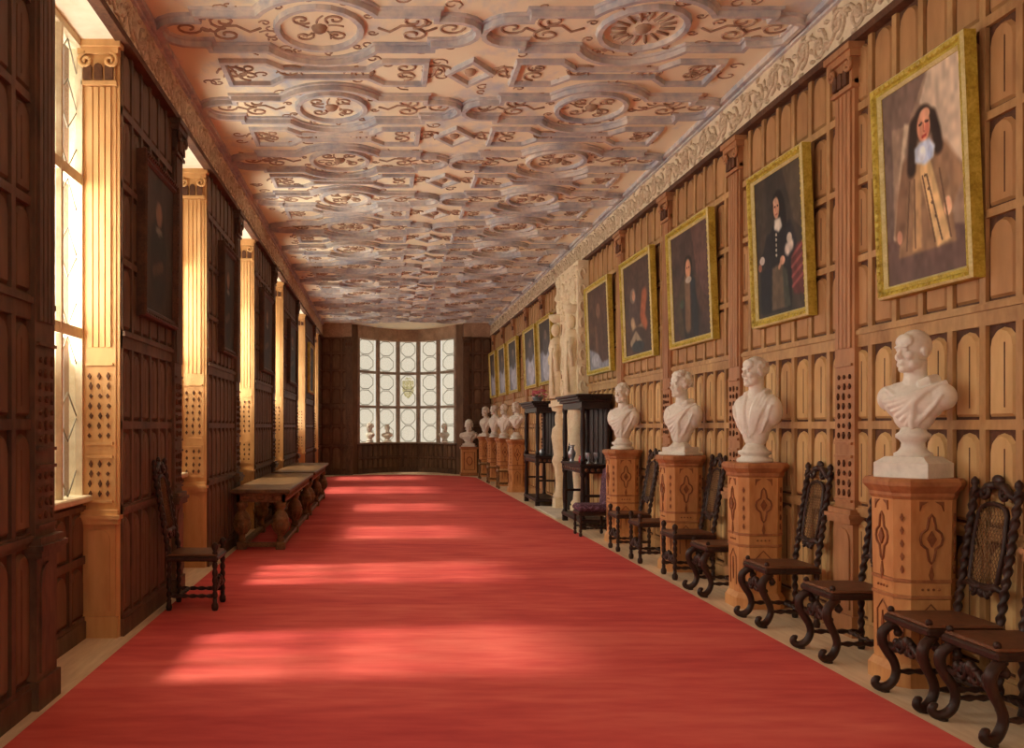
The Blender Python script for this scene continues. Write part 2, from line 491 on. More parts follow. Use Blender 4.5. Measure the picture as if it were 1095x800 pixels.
# ------------------------------------------------------------------ plaster friezes
def frieze(name, F, u0, u1):
    mb = MB()
    mb.plate([(u0, ZF), (u1, ZF), (u1, ZC), (u0, ZC)], 0, .045, F, 0)
    mb.plate([(u0, ZF - .045), (u1, ZF - .045), (u1, ZF + .012), (u0, ZF + .012)], 0, .085, F, 2)
    mb.plate([(u0, ZC - .05), (u1, ZC - .05), (u1, ZC), (u0, ZC)], 0, .11, F, 3)
    mb.plate([(u0, ZC - .085), (u1, ZC - .085), (u1, ZC - .06), (u0, ZC - .06)], 0, .075, F, 3)
    root = mb.build(name, [M['frieze'], M['frieze_relief'], M['oak_groove'], M['plaster_rib']], kind='structure')
    v = MB(); u = u0 + .3; k = 0; zm = (ZF + ZC) / 2 - .03
    v.tube([F(u0 + i * .07, zm + .1 * math.sin(i * .07 / .62 * 2 * PI), .05) for i in range(int((u1 - u0) / .07))], .016, 5, 0)
    while u < u1 - .2:
        e = 1 if k % 2 else -1
        relief(v, spiral(u, zm - e * .03, .13, .02, e * PI / 2, e * 1.5, 16), .05, F, .017)
        v.ell(F(u, zm - e * .03, .05), (.03, .035, .035), 8, 5)
        for j in range(4):
            a = j * 1.6 + k
            p = (u + .16 * math.cos(a), zm + .14 * math.sin(a))
            q = (u + .22 * math.cos(a + .4), zm + .17 * math.sin(a + .4))
            v.tube([F(*p, .046), F((p[0] + q[0]) / 2, (p[1] + q[1]) / 2, .056), F(*q, .046)], [.008, .022, .004], 5)
        u += .31; k += 1
    v.build('vine_relief', M['frieze_relief'], root)
frieze('trim_1', FR, YN, YF)
frieze('trim_2', FL, YN, YF)

# ------------------------------------------------------------------ right wall
wr = MB(); wr.box((XR + .001, YN - .3, 0), (XR + .35, YF + .2, ZC))
BAY = 2.26
P0 = 7.22
cents = [P0 + k * BAY for k in range(-4, 11)]
edges = [YN] + [c for c in cents if YN < c < YF] + [YF]
for a, b in zip(edges[:-1], edges[1:]):
    panelling(wr, FR, a + .0, b - .0, 7 if b - a > 1.6 else max(2, int((b - a) / .32)), upper=3)
wall_r = wr.build('wall_right', [M['oak_rail'], M['oak_groove'], M['oak'], M['oak_red']], kind='structure')
for c in cents:
    if 4 < c < YF - .3 and not (16.1 < c < 18.5):
        pilaster(wall_r, FR, c - .15, c + .15, .055, M['oak_pilaster'], ZF - .045)

# ------------------------------------------------------------------ left wall and its windows
WINS = [(-2.2, -.6), (1.9, 3.5), (5.62, 7.12), (9.17, 10.64), (12.9, 14.6), (17.15, 18.9), (21.85, 24.3), (27.3, 29.3)]
wl = MB()
pe = [YN - .3] + [v for w in WINS for v in w] + [YF + .2]
piers = [(pe[i], pe[i + 1]) for i in range(0, len(pe), 2)]
for a, b in piers:
    wl.box((XL - .42, a, 0), (XL - .001, b, ZC), 2)
for a, b in WINS:
    wl.box((XL - .42, a, 0), (XG + .04, b, SILL - .04), 2)
    wl.box((XL - .42, a, ZF - .03), (XL - .002, b, ZC), 3)
for a, b in piers:
    a2, b2 = max(a, YN), min(b, YF)
    if b2 - a2 < .5: continue
    panelling(wl, FL, a2, b2, max(3, round((b2 - a2) / .3)))
for a, b in WINS:                                            # panelled recess under the sill
    def FS(u, w, h): return (XG + .04 + h, u, w)
    panelling(wl, FS, a, b, max(3, round((b - a) / .42)), rows=[(.16, .56), (.62, SILL - .12)])
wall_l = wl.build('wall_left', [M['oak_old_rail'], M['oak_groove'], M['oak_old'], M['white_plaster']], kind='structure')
for a, b in piers:
    if 3 < b < YF:
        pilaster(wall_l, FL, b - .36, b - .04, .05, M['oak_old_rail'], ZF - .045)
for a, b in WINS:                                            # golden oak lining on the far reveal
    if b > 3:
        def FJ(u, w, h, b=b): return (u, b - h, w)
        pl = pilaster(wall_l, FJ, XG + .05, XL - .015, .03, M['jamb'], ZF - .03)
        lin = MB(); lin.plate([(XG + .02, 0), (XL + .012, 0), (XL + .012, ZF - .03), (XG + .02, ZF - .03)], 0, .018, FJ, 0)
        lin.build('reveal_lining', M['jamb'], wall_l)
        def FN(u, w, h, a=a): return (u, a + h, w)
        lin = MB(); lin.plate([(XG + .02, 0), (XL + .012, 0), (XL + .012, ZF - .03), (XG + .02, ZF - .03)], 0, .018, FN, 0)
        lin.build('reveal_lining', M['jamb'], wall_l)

for wi, (a, b) in enumerate(WINS):
    W = struct_root('window_%d' % (wi + 1))
    zt = ZF - .03
    f = MB()
    f.box((XG - .05, a, SILL - .02), (XG + .05, a + .06, zt)); f.box((XG - .05, b - .06, SILL - .02), (XG + .05, b, zt))
    f.box((XG - .05, a + .06, zt - .06), (XG + .05, b - .06, zt))
    f.build('window_frame', M['stone'], W)
    s = MB(); s.bbox((XG - .06, a + .02, SILL - .05), (XL - .19, b - .02, SILL), .01); s.build('window_sill', M['stone'], W)
    n = 3 if b - a < 2 else 4
    for k in range(1, n):
        y = a + (b - a) * k / n
        m_ = MB(); m_.plate([(XG - .05, y - .02), (XG - .02, y - .045), (XG + .02, y - .045), (XG + .05, y - .02), (XG + .05, y + .02), (XG + .02, y + .045), (XG - .02, y + .045), (XG - .05, y + .02)], SILL, zt - .06, lambda u, w, h: (u, w, h))
        m_.build('mullion', M['stone'], W)
    for z in (2.3, 3.46):
        m_ = MB(); m_.box((XG - .045, a + .06, z - .04), (XG + .045, b - .06, z + .04)); m_.build('transom', M['stone'], W)
    g = MB(); g.box((XG - .006, a + .03, SILL), (XG + .002, b - .03, zt)); g.build('pane', M['glass'], W)
    ld = MB()
    for k in range(n):
        y0, y1 = a + (b - a) * k / n + .045, a + (b - a) * (k + 1) / n - .045
        for z0, z1 in ((SILL, 2.26), (2.34, 3.42), (3.5, zt - .06)):
            zm, ym = (z0 + z1) / 2, (y0 + y1) / 2
            for q in (((y0, z0 + .2), (ym, z0)), ((ym, z0), (y1, z0 + .2)), ((y0, zm), (ym, zm - .18)), ((ym, zm - .18), (y1, zm)), ((y0, zm), (ym, zm + .18)), ((ym, zm + .18), (y1, zm)), ((y0, z1 - .2), (ym, z1)), ((ym, z1), (y1, z1 - .2))):
                ld.tube([(XG + .004, *q[0]), (XG + .004, *q[1])], .006, 4)
    ld.build('lead_came', M['lead'], W)

# ------------------------------------------------------------------ far end: wall and bow window
BX = [-.80, -.13, .576, 1.30, 1.97, 2.50]
BY = [31.25, 32.3, 32.9, 32.9, 32.3, 31.25]
OL, OR = -.98, 2.70
wb = MB()
wb.box((XL - .42, YF, 0), (OL, YF + .4, ZC), 1); wb.box((OR, YF, 0), (XR + .35, YF + .4, ZC), 1)
def FB(u, w, h): return (u, YF - h, w)
panelling(wb, FB, XL, OL, 3); panelling(wb, FB, OR, XR, 3)
zt = 4.58
def facets():
    pts = [(OL, YF + .3)] + list(zip(BX, BY)) + [(OR, YF + .3)]
    return list(zip(pts[:-1], pts[1:]))
for i, (p, q) in enumerate(facets()):
    p = Vector(p); q = Vector(q); d = (q - p); L_ = d.length; d.normalize(); nrm = Vector((d.y, -d.x))
    def FF(u, w, h, p=p, d=d, nrm=nrm): 
        r = p + d * u + nrm * h
        return (r.x, r.y, w)
    if i in (0, 6):
        wb.plate([(0, 0), (L_, 0), (L_, ZC), (0, ZC)], -.25, 0, FF, 2)
    else:
        wb.plate([(0, 0), (L_, 0), (L_, 1.02), (0, 1.02)], -.25, 0, FF, 1)
        panelling(wb, FF, 0, L_, 4, rows=[(.16, .5), (.56, .98)])
        wb.plate([(0, zt), (L_, zt), (L_, ZC), (0, ZC)], -.25, 0.02, FF, 3)
wb.plate([(XL, ZF), (OL, ZF), (OL, ZC), (XL, ZC)], 0, .05, FB, 3)
wb.plate([(OR, ZF), (XR, ZF), (XR, ZC), (OR, ZC)], 0, .05, FB, 3)
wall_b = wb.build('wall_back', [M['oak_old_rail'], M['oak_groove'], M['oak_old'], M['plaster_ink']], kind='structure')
for u in (OL - .2, OR - .02):
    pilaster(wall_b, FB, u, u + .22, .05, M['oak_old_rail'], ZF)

W = struct_root('window_9')
g = MB(); ld = MB()
for i in range(5):
    p = Vector((BX[i], BY[i])); q = Vector((BX[i + 1], BY[i + 1])); d = q - p; L_ = d.length; d.normalize(); nrm = Vector((d.y, -d.x))
    def FF(u, w, h, p=p, d=d, nrm=nrm):
        r = p + d * u + nrm * h
        return (r.x, r.y, w)
    g.plate([(0.02, 1.03), (L_ - .02, 1.03), (L_ - .02, zt), (.02, zt)], -.12, -.112, FF)
    for z in (2.27, 3.46):
        t = MB(); t.plate([(0.04, z - .045), (L_ - .04, z - .045), (L_ - .04, z + .045), (.04, z + .045)], -.17, -.05, FF); t.build('transom', M['end_frame'], W)
    s = MB(); s.plate([(-.02, 1.0), (L_ + .02, 1.0), (L_ + .02, 1.05), (-.02, 1.05)], -.2, .1, FF); s.build('window_sill', M['end_frame'], W)
    for z0, z1 in ((1.05, 2.225), (2.315, 3.415), (3.505, zt)):
        a, b = .09, L_ - .09; c = (a + b) / 2; r = (b - a) / 2
        for zc in (z0 + (z1 - z0) * .25, z0 + (z1 - z0) * .75):
            hh = (z1 - z0) * .25
            pts = [(c + r * .98 * math.cos(PI * k / 4 + PI / 8), zc + hh * .98 * math.sin(PI * k / 4 + PI / 8)) for k in range(8)]
            ld.tube([FF(u, w, -.106) for u, w in pts], .012, 4, closed=True)
    if i == 2:
        sh = MB()
        c = L_ / 2; z = 2.9
        poly = [(c - .2, z + .3), (c, z + .34), (c + .2, z + .3), (c + .2, z - .05), (c + .12, z - .22), (c, z - .32), (c - .12, z - .22), (c - .2, z - .05)]
        sh.plate(poly, -.112, -.1, FF)
        sh.plate([(c - .14, z + .36), (c - .05, z + .44), (c, z + .4), (c + .05, z + .44), (c + .14, z + .36)], -.112, -.1, FF)
        sh.build('heraldic_shield', M['heraldry'], W)
for i in range(6):
    w2 = .085
    m_ = MB(); m_.lathe([(w2, 1.03), (w2, zt)], (BX[i] , BY[i] + .1, 0), 8, smooth=False); m_.build('mullion', M['end_frame'], W)
g.build('pane', M['glass'], W); ld.build('lead_came', M['lead'], W)

# near end of the gallery, behind the viewer: a wall, wide window added for fill
wn = MB()
wn.box((XL - .42, YN - .3, 0), (XL + .5, YN, ZC)); wn.box((XR - .5, YN - .3, 0), (XR + .35, YN, ZC))
wn.box((XL + .5, YN - .3, 0), (XR - .5, YN, 1.0)); wn.box((XL + .5, YN - .3, 4.6), (XR - .5, YN, ZC))
wn.build('wall_front', M['oak'], kind='structure')
W = struct_root('window_10')
g = MB(); g.box((XL + .5, YN - .16, 1.0), (XR - .5, YN - .15, 4.6)); g.build('pane', M['glass'], W)
for k in range(7):
    x = XL + .5 + (XR - XL - 1) * k / 6
    m_ = MB(); m_.box((x - .04, YN - .2, 1.0), (x + .04, YN - .1, 4.6)); m_.build('mullion', M['stone'], W)

# ------------------------------------------------------------------ paintings
def vnoise(shape, n, seed):
    r = np.random.default_rng(seed); h, w = shape
    g = r.random((n + 2, n + 2))
    yy = np.linspace(0, n, h); xx = np.linspace(0, n, w)
    y0 = yy.astype(int); x0 = xx.astype(int); fy = (yy - y0)[:, None]; fx = (xx - x0)[None, :]
    fy = fy * fy * (3 - 2 * fy); fx = fx * fx * (3 - 2 * fx)
    A = g[np.ix_(y0, x0)]; B = g[np.ix_(y0, x0 + 1)]; C = g[np.ix_(y0 + 1, x0)]; D = g[np.ix_(y0 + 1, x0 + 1)]
    return (A * (1 - fx) + B * fx) * (1 - fy) + (C * (1 - fx) + D * fx) * fy

class Canvas:
    def __init__(s, w, h, bg, bg2, seed):
        s.w, s.h = w, h
        s.U, s.V = np.meshgrid(np.linspace(0, 1, w), np.linspace(1, 0, h))   # V: 1 at the top
        n = vnoise((h, w), 6, seed)[..., None]
        s.img = np.array(bg, float) * (1 - n) + np.array(bg2, float) * n
        s.seed = seed
    def mix(s, mask, col):
        s.img = s.img * (1 - mask[..., None]) + np.array(col, float) * mask[..., None]
    def ell(s, cu, cv, ru, rv, col, soft=.12, rot=0):
        du = (s.U - cu); dv = (s.V - cv) 
        a, b = math.cos(rot), math.sin(rot)
        d = np.sqrt(((du * a + dv * b) / ru) ** 2 + ((-du * b + dv * a) / rv) ** 2)
        s.mix(np.clip((1 + soft - d) / (2 * soft), 0, 1), col)
    def stroke(s, pts, r, col, soft=.3):
        best = np.full(s.U.shape, 9.0)
        for (x0, y0), (x1, y1) in zip(pts[:-1], pts[1:]):
            dx, dy = x1 - x0, y1 - y0; L2 = dx * dx + dy * dy + 1e-9
            t = np.clip(((s.U - x0) * dx + (s.V - y0) * dy) / L2, 0, 1)
            best = np.minimum(best, np.hypot(s.U - x0 - t * dx, (s.V - y0 - t * dy) * 1.3))
        s.mix(np.clip((r * (1 + soft) - best) / (2 * r * soft), 0, 1), col)
    def poly(s, pts, col):
        ins = np.zeros(s.U.shape, bool); k = len(pts)
        for i in range(k):
            (x0, y0), (x1, y1) = pts[i], pts[(i + 1) % k]
            if y0 == y1: continue
            c = ((y0 > s.V) != (y1 > s.V)) & (s.U < (x1 - x0) * (s.V - y0) / (y1 - y0) + x0)
            ins ^= c
        m = ins.astype(float)
        for _ in range(2):
            m = (np.roll(m, 1, 0) + np.roll(m, -1, 0) + m + np.roll(m, 1, 1) + np.roll(m, -1, 1)) / 5
        s.mix(m, col)
    def done(s):
        n = vnoise((s.h, s.w), 24, s.seed + 5)[..., None]; n2 = vnoise((s.h, s.w), 10, s.seed + 9)[..., None]
        c = np.clip(s.img * getattr(s, 'gain', 1.0) * (.82 + .22 * n + .14 * n2), 0, 255) / 255
        return np.where(c <= .04045, c / 12.92, ((c + .055) / 1.055) ** 2.4)

def portrait(kind, seed):
    if kind == 'tan':
        c = Canvas(120, 168, (150, 128, 108), (132, 108, 92), seed); c.gain = 1.14
        c.poly([(0, 1), (.60, 1), (.34, .78), (.14, .80), (0, .9)], (112, 92, 82)); c.poly([(.62, 1), (1, 1), (1, .46), (.74, .60), (.50, .86)], (190, 170, 148))
        c.poly([(0, .9), (.13, .82), (.12, .12), (0, 0)], (104, 86, 78)); c.poly([(.30, .80), (.36, .78), (.22, .50), (.14, .22), (.10, .24)], (194, 174, 148))
        c.poly([(0, 0), (1, 0), (1, .20), (.72, .24), (.3, .22), (0, .25)], (98, 76, 70))
        c.poly([(.30, .60), (.42, .64), (.66, .64), (.78, .58), (.80, .42), (.86, .14), (.16, .14), (.24, .40)], (136, 106, 80))
        c.stroke([(.31, .57), (.23, .42), (.19, .27)], .07, (118, 90, 70)); c.ell(.185, .245, .035, .035, (176, 128, 104))
        c.stroke([(.75, .57), (.90, .44)], .07, (144, 112, 86)); c.stroke([(.90, .44), (.80, .34)], .06, (150, 118, 90)); c.ell(.78, .315, .045, .045, (214, 168, 134))
        c.poly([(.44, .58), (.58, .60), (.80, .16), (.64, .14)], (206, 172, 122)); c.poly([(.42, .57), (.48, .57), (.46, .16), (.34, .15)], (172, 138, 98))
        for x0, x1 in ((.50, .62), (.55, .70), (.40, .38), (.34, .27), (.70, .80)): c.stroke([(x0, .50), (x1, .17)], .009, (100, 76, 58))
        for k in range(4): c.ell(.53 + k * .035, .50 - k * .07, .012, .009, (96, 70, 50))
        c.ell(.53, .755, .125, .085, (52, 38, 31)); c.stroke([(.42, .76), (.39, .66), (.37, .56)], .055, (54, 39, 32)); c.stroke([(.64, .76), (.68, .68), (.70, .61)], .052, (50, 36, 30))
        c.ell(.535, .735, .078, .078, (206, 144, 114)); c.ell(.555, .79, .06, .03, (214, 158, 128)); c.ell(.575, .72, .028, .03, (196, 118, 96))
        c.stroke([(.485, .752), (.515, .755)], .008, (64, 44, 38)); c.stroke([(.56, .755), (.59, .752)], .008, (64, 44, 38)); c.stroke([(.535, .75), (.53, .715), (.545, .71)], .007, (172, 104, 84)); c.stroke([(.515, .688), (.56, .69)], .009, (160, 58, 52))
        c.poly([(.42, .65), (.50, .67), (.60, .665), (.66, .62), (.64, .57), (.54, .55), (.42, .58)], (182, 194, 214)); c.ell(.50, .61, .05, .04, (206, 212, 224)); c.ell(.60, .60, .03, .035, (160, 174, 200))
    elif kind == 'black':
        c = Canvas(100, 140, (52, 46, 44), (70, 60, 52), seed)
        c.poly([(.6, 1), (1, 1), (1, .5), (.8, .6)], (86, 74, 60))
        c.poly([(.30, .58), (.42, .64), (.58, .63), (.70, .56), (.74, .36), (.70, .03), (.08, .03), (.12, .30), (.24, .44)], (30, 29, 34))
        c.poly([(.34, .34), (.56, .36), (.62, .05), (.30, .05)], (98, 82, 66)); c.poly([(.54, .33), (.63, .3), (.68, .05), (.56, .05)], (62, 66, 58)); c.poly([(.08, .34), (.3, .36), (.28, .05), (.06, .05)], (26, 28, 38))
        c.poly([(.70, .42), (1, .46), (1, .10), (.74, .12)], (98, 50, 50))
        for k in range(4): c.stroke([(.73, .17 + k * .065), (.98, .25 + k * .065)], .014, (146, 76, 72))
        c.stroke([(.70, .56), (.76, .46), (.64, .38)], .07, (36, 34, 40)); c.stroke([(.72, .45), (.66, .43)], .055, (216, 200, 186)); c.ell(.70, .50, .05, .035, (206, 188, 172)); c.ell(.55, .37, .05, .03, (204, 156, 128)); c.stroke([(.52, .36), (.48, .33)], .02, (196, 146, 118))
        c.stroke([(.28, .54), (.2, .44), (.14, .41)], .06, (34, 32, 38)); c.ell(.13, .42, .055, .03, (212, 204, 194)); c.ell(.08, .375, .035, .028, (170, 112, 92))
        c.ell(.50, .755, .115, .10, (26, 22, 22)); c.stroke([(.58, .74), (.6, .62)], .06, (26, 22, 22)); c.ell(.465, .74, .06, .075, (202, 152, 122)); c.ell(.45, .785, .045, .025, (210, 166, 138))
        c.stroke([(.43, .752), (.45, .754)], .008, (66, 46, 40)); c.stroke([(.485, .754), (.505, .752)], .008, (66, 46, 40)); c.stroke([(.462, .745), (.455, .72)], .006, (172, 112, 92)); c.stroke([(.448, .697), (.482, .698)], .008, (150, 72, 64))
        c.poly([(.42, .665), (.54, .665), (.57, .60), (.50, .57), (.41, .60)], (222, 212, 196))
        for k in range(5): c.ell(.445 - k * .003, .56 - k * .035, .014, .011, (206, 196, 176))
    elif kind == 'armour':
        c = Canvas(100, 140, (58, 46, 44), (86, 64, 58), seed)
        c.poly([(.55, 1), (1, 1), (1, .3), (.7, .4)], (96, 68, 62))
        c.ell(.45, .3, .26, .34, (46, 42, 42)); c.stroke([(.3, .5), (.16, .3), (.22, .1)], .08, (74, 62, 50)); c.stroke([(.62, .5), (.8, .26)], .08, (84, 62, 52))
        c.stroke([(.42, .56), (.4, .12)], .07, (120, 92, 70)); c.stroke([(.56, .5), (.6, .06)], .06, (40, 44, 50)); c.ell(.26, .34, .06, .04, (60, 72, 60))
        c.ell(.45, .66, .11, .1, (40, 30, 28)); c.ell(.45, .635, .07, .09, (196, 142, 108)); c.ell(.45, .54, .08, .03, (180, 166, 150)); c.ell(.425, .65, .012, .01, (70, 46, 40)); c.ell(.475, .65, .012, .01, (70, 46, 40))
    elif kind == 'russet':
        c = Canvas(80, 112, (66, 52, 46), (86, 62, 54), seed)
        c.ell(.4, .42, .26, .2, (80, 62, 58)); c.stroke([(.74, .6), (.66, .4), (.72, .3)], .09, (164, 92, 62)); c.ell(.34, .64, .1, .08, (126, 110, 100))
        c.stroke([(.3, .36), (.38, .24), (.6, .26)], .07, (176, 146, 114)); c.ell(.48, .18, .28, .12, (70, 56, 50)); c.stroke([(.24, .14), (.4, .22), (.56, .12)], .05, (150, 132, 110)); c.ell(.46, .09, .22, .06, (50, 56, 60))
        c.ell(.36, .64, .05, .055, (186, 140, 112))
    elif kind == 'grey':
        c = Canvas(70, 98, (70, 50, 44), (92, 66, 56), seed)
        c.ell(.5, .46, .2, .34, (82, 58, 50)); c.ell(.5, .7, .09, .09, (130, 96, 78)); c.stroke([(.36, .5), (.4, .2)], .05, (104, 74, 62))
        c.poly([(0, .28), (.4, .2), (.62, .08), (1, .1), (1, 0), (0, 0)], (136, 138, 150)); c.ell(.3, .12, .2, .08, (168, 168, 178))
    elif kind == 'pale':
        c = Canvas(30, 50, (60, 50, 48), (78, 66, 60), seed)
        c.poly([(0, .5), (1, .55), (1, 0), (0, 0)], (128, 134, 150)); c.ell(.5, .25, .3, .25, (176, 178, 190)); c.ell(.5, .62, .22, .2, (84, 76, 76)); c.ell(.5, .76, .1, .08, (120, 100, 88))
    else:
        c = Canvas(30, 50, (52, 42, 36), (74, 60, 48), seed)
        c.ell(.5, .4, .26, .34, (40, 34, 34)); c.ell(.5, .72, .1, .09, (134, 102, 80)); c.ell(.5, .6, .1, .03, (130, 120, 106)); c.stroke([(.35, .3), (.6, .36)], .05, (92, 70, 54))
    return c

def painting(label, F, u0, u1, z0, z1, kind, seed, fw=.085, frame='gilt', flip=False, group='paintings along the right wall', tilt=.02, d0=.05):
    """frame hung on a wall; u0 = edge on the viewer's left"""
    uc, zc = (u0 + u1) / 2, (z0 + z1) / 2
    o = F(uc, z0, 0)
    root = thing('painting', label, 'painting', o, 0, group)
    def G(u, w, h):
        h2 = d0 + h + tilt * (w - z0) * 2
        p = F(u, w, h2); return (p[0] - o[0], p[1] - o[1], p[2] - o[2])
    c = portrait(kind, seed); img = c.done(); hh, ww = img.shape[:2]
    lo, hi = min(u0, u1), max(u0, u1)
    vs = []; cols = []
    for j in range(hh):
        for i in range(ww):
            uu = u0 + (u1 - u0) * (.5 + (i / (ww - 1) - .5) * (1 - 1.6 * fw / (hi - lo)))
            zz = z1 - fw * .8 - (z1 - z0 - 1.6 * fw) * j / (hh - 1)
            vs.append(G(uu, zz, .022)); cols.append((*img[j, i], 1.0))
    # front sheet, back sheet, edge
    nb = len(vs)
    corner = [0, ww - 1, hh * ww - 1, (hh - 1) * ww]
    fs = [(j * ww + i, j * ww + i + 1, (j + 1) * ww + i + 1, (j + 1) * ww + i) for j in range(hh - 1) for i in range(ww - 1)]
    cm = MB(); cm.add(vs, fs, 0, True)
    cv = cm.build('canvas', M['paint'], root, fix=False)
    a = cv.data.color_attributes.new('Col', 'FLOAT_COLOR', 'POINT')
    a.data.foreach_set('color', np.array(cols, np.float32).ravel())
    n0 = cv.data.polygons[0].normal
    want = Vector(F(0, 0, 1)) - Vector(F(0, 0, 0))
    if n0.dot(want) < 0: cv.data.flip_normals()
    fm = MB()
    path = [(lo, z0), (hi, z0), (hi, z1), (lo, z1)]
    prof = [(0, -.02), (0, .055), (.18 * fw, .07), (.45 * fw, .06), (.55 * fw, .045), (.8 * fw, .05), (fw, .028), (fw, -.02), (0, -.02)]
    # carved: main mouldings
    k = len(prof); pts = [Vector(p) for p in path]
    vs = []
    for i, (sx, sy) in enumerate(((1, 1), (-1, 1), (-1, -1), (1, -1))):
        for o_, h in prof: vs.append(G(pts[i].x + sx * o_, pts[i].y + sy * o_, h))
    for i in range(4):
        i2 = (i + 1) % 4
        for j in range(k - 1):
            fm.add([vs[i * k + j], vs[i * k + j + 1], vs[i2 * k + j + 1], vs[i2 * k + j]], [(0, 1, 2, 3)], 1 if j in (1, 5) and frame == 'gilt' else 0)
    for i in range(4):                                     # beads and corner leaves
        p, q = pts[i], pts[(i + 1) % 4]
        n = int((q - p).length / .06); inn = Vector((uc, zc))
        for t in range(1, n):
            r = p + (q - p) * t / n
            off = Vector(((0, 1), (-1, 0), (0, -1), (1, 0))[i]) * fw * .32
            fm.ell(G(r.x + off.x, r.y + off.y, .062), (.01, .016, .016), 6, 4, 0)
    fm.build('frame', [M['gilt'] if frame == 'gilt' else M['frame_dark'], M['gilt_pale'] if frame == 'gilt' else M['frame_dark']], root)
    return root

painting('big gilt-framed portrait of a long-haired figure in a tan coat, nearest on the right', FR, 6.63, 5.57, 2.49, 3.97, 'tan', 11)
painting('gilt-framed portrait of a figure in black with white cravat and red drapery', FR, 8.88, 7.72, 2.52, 3.95, 'black', 12)
painting('gilt-framed dark portrait of a standing figure in armour above the curly-haired bust', FR, 11.42, 9.95, 2.53, 3.94, 'armour', 13)
painting('gilt-framed dark portrait of a figure with russet drapery, third beyond the nearest portrait', FR, 13.65, 12.12, 2.52, 3.96, 'russet', 14)
painting('gilt-framed brown portrait with grey lower corner, beside the carved white overmantel', FR, 16.0, 14.4, 2.46, 3.95, 'grey', 15)
far_p = [(20.9, 19.3, 'gilt-framed picture with pale grey foreground just beyond the white overmantel'),
         (23.0, 21.3, 'gilt-framed picture with pale grey foreground, second beyond the overmantel'),
         (25.9, 24.2, 'gilt-framed picture with pale grey foreground, third beyond the overmantel'),
         (28.1, 26.5, 'narrow-looking gilt-framed picture, last but one before the far end wall'),
         (30.3, 28.8, 'gilt-framed picture hanging last on the right, next to the far end wall')]
for k, (a, b, lb) in enumerate(far_p):
    painting(lb, FR, a, b, 2.5, 3.95, 'pale', 20 + k)
lp = [(7.55, 8.78, 'dark brown-framed old portrait on the nearest panelled pier at left'),
      (11.3, 12.4, 'dark brown-framed portrait on the second panelled pier, above the near end of the table'),
      (15.1, 16.7, 'dark brown-framed portrait on the third pier, above the first long table'),
      (19.5, 21.3, 'dark brown-framed portrait on the fourth pier, above the second long table'),
      (24.9, 26.6, 'dark portrait with gilt frame on the last pier at left, near the far end wall')]
for k, (a, b, lb) in enumerate(lp):
    painting(lb, FL, a, b, 2.5, 3.85, 'dim', 40 + k, frame='gilt' if k == 4 else 'dark', group='paintings on the window piers', tilt=.004, d0=.03)

# ------------------------------------------------------------------ chairs
def twist(mb, p, q, r, turns, n=10, k=48):
    p = Vector(p); q = Vector(q); d = (q - p); L_ = d.length; d.normalize()
    nx = d.orthogonal().normalized(); ny = d.cross(nx)
    vs = []
    for i in range(k + 1):
        t = i / k
        for j in range(n):
            th = 2 * PI * j / n
            rr = r * (1 + .32 * math.cos(2 * (th - turns * PI * t)))
            vs.append(p + d * L_ * t + (nx * math.cos(th) + ny * math.sin(th)) * rr)
    fs = [(i * n + j, i * n + (j + 1) % n, (i + 1) * n + (j + 1) % n, (i + 1) * n + j) for i in range(k) for j in range(n)]
    fs += [tuple(range(n - 1, -1, -1)), tuple(range(k * n, k * n + n))]
    mb.add(vs, fs, 0, True)

def bobbin(mb, p, q, r, n=8, beads=8):
    p = Vector(p); q = Vector(q); k = beads * 4
    mb.tube([p.lerp(q, i / k) for i in range(k + 1)], [r * (.62 + .38 * abs(math.sin(PI * i / 4))) for i in range(k + 1)], n)

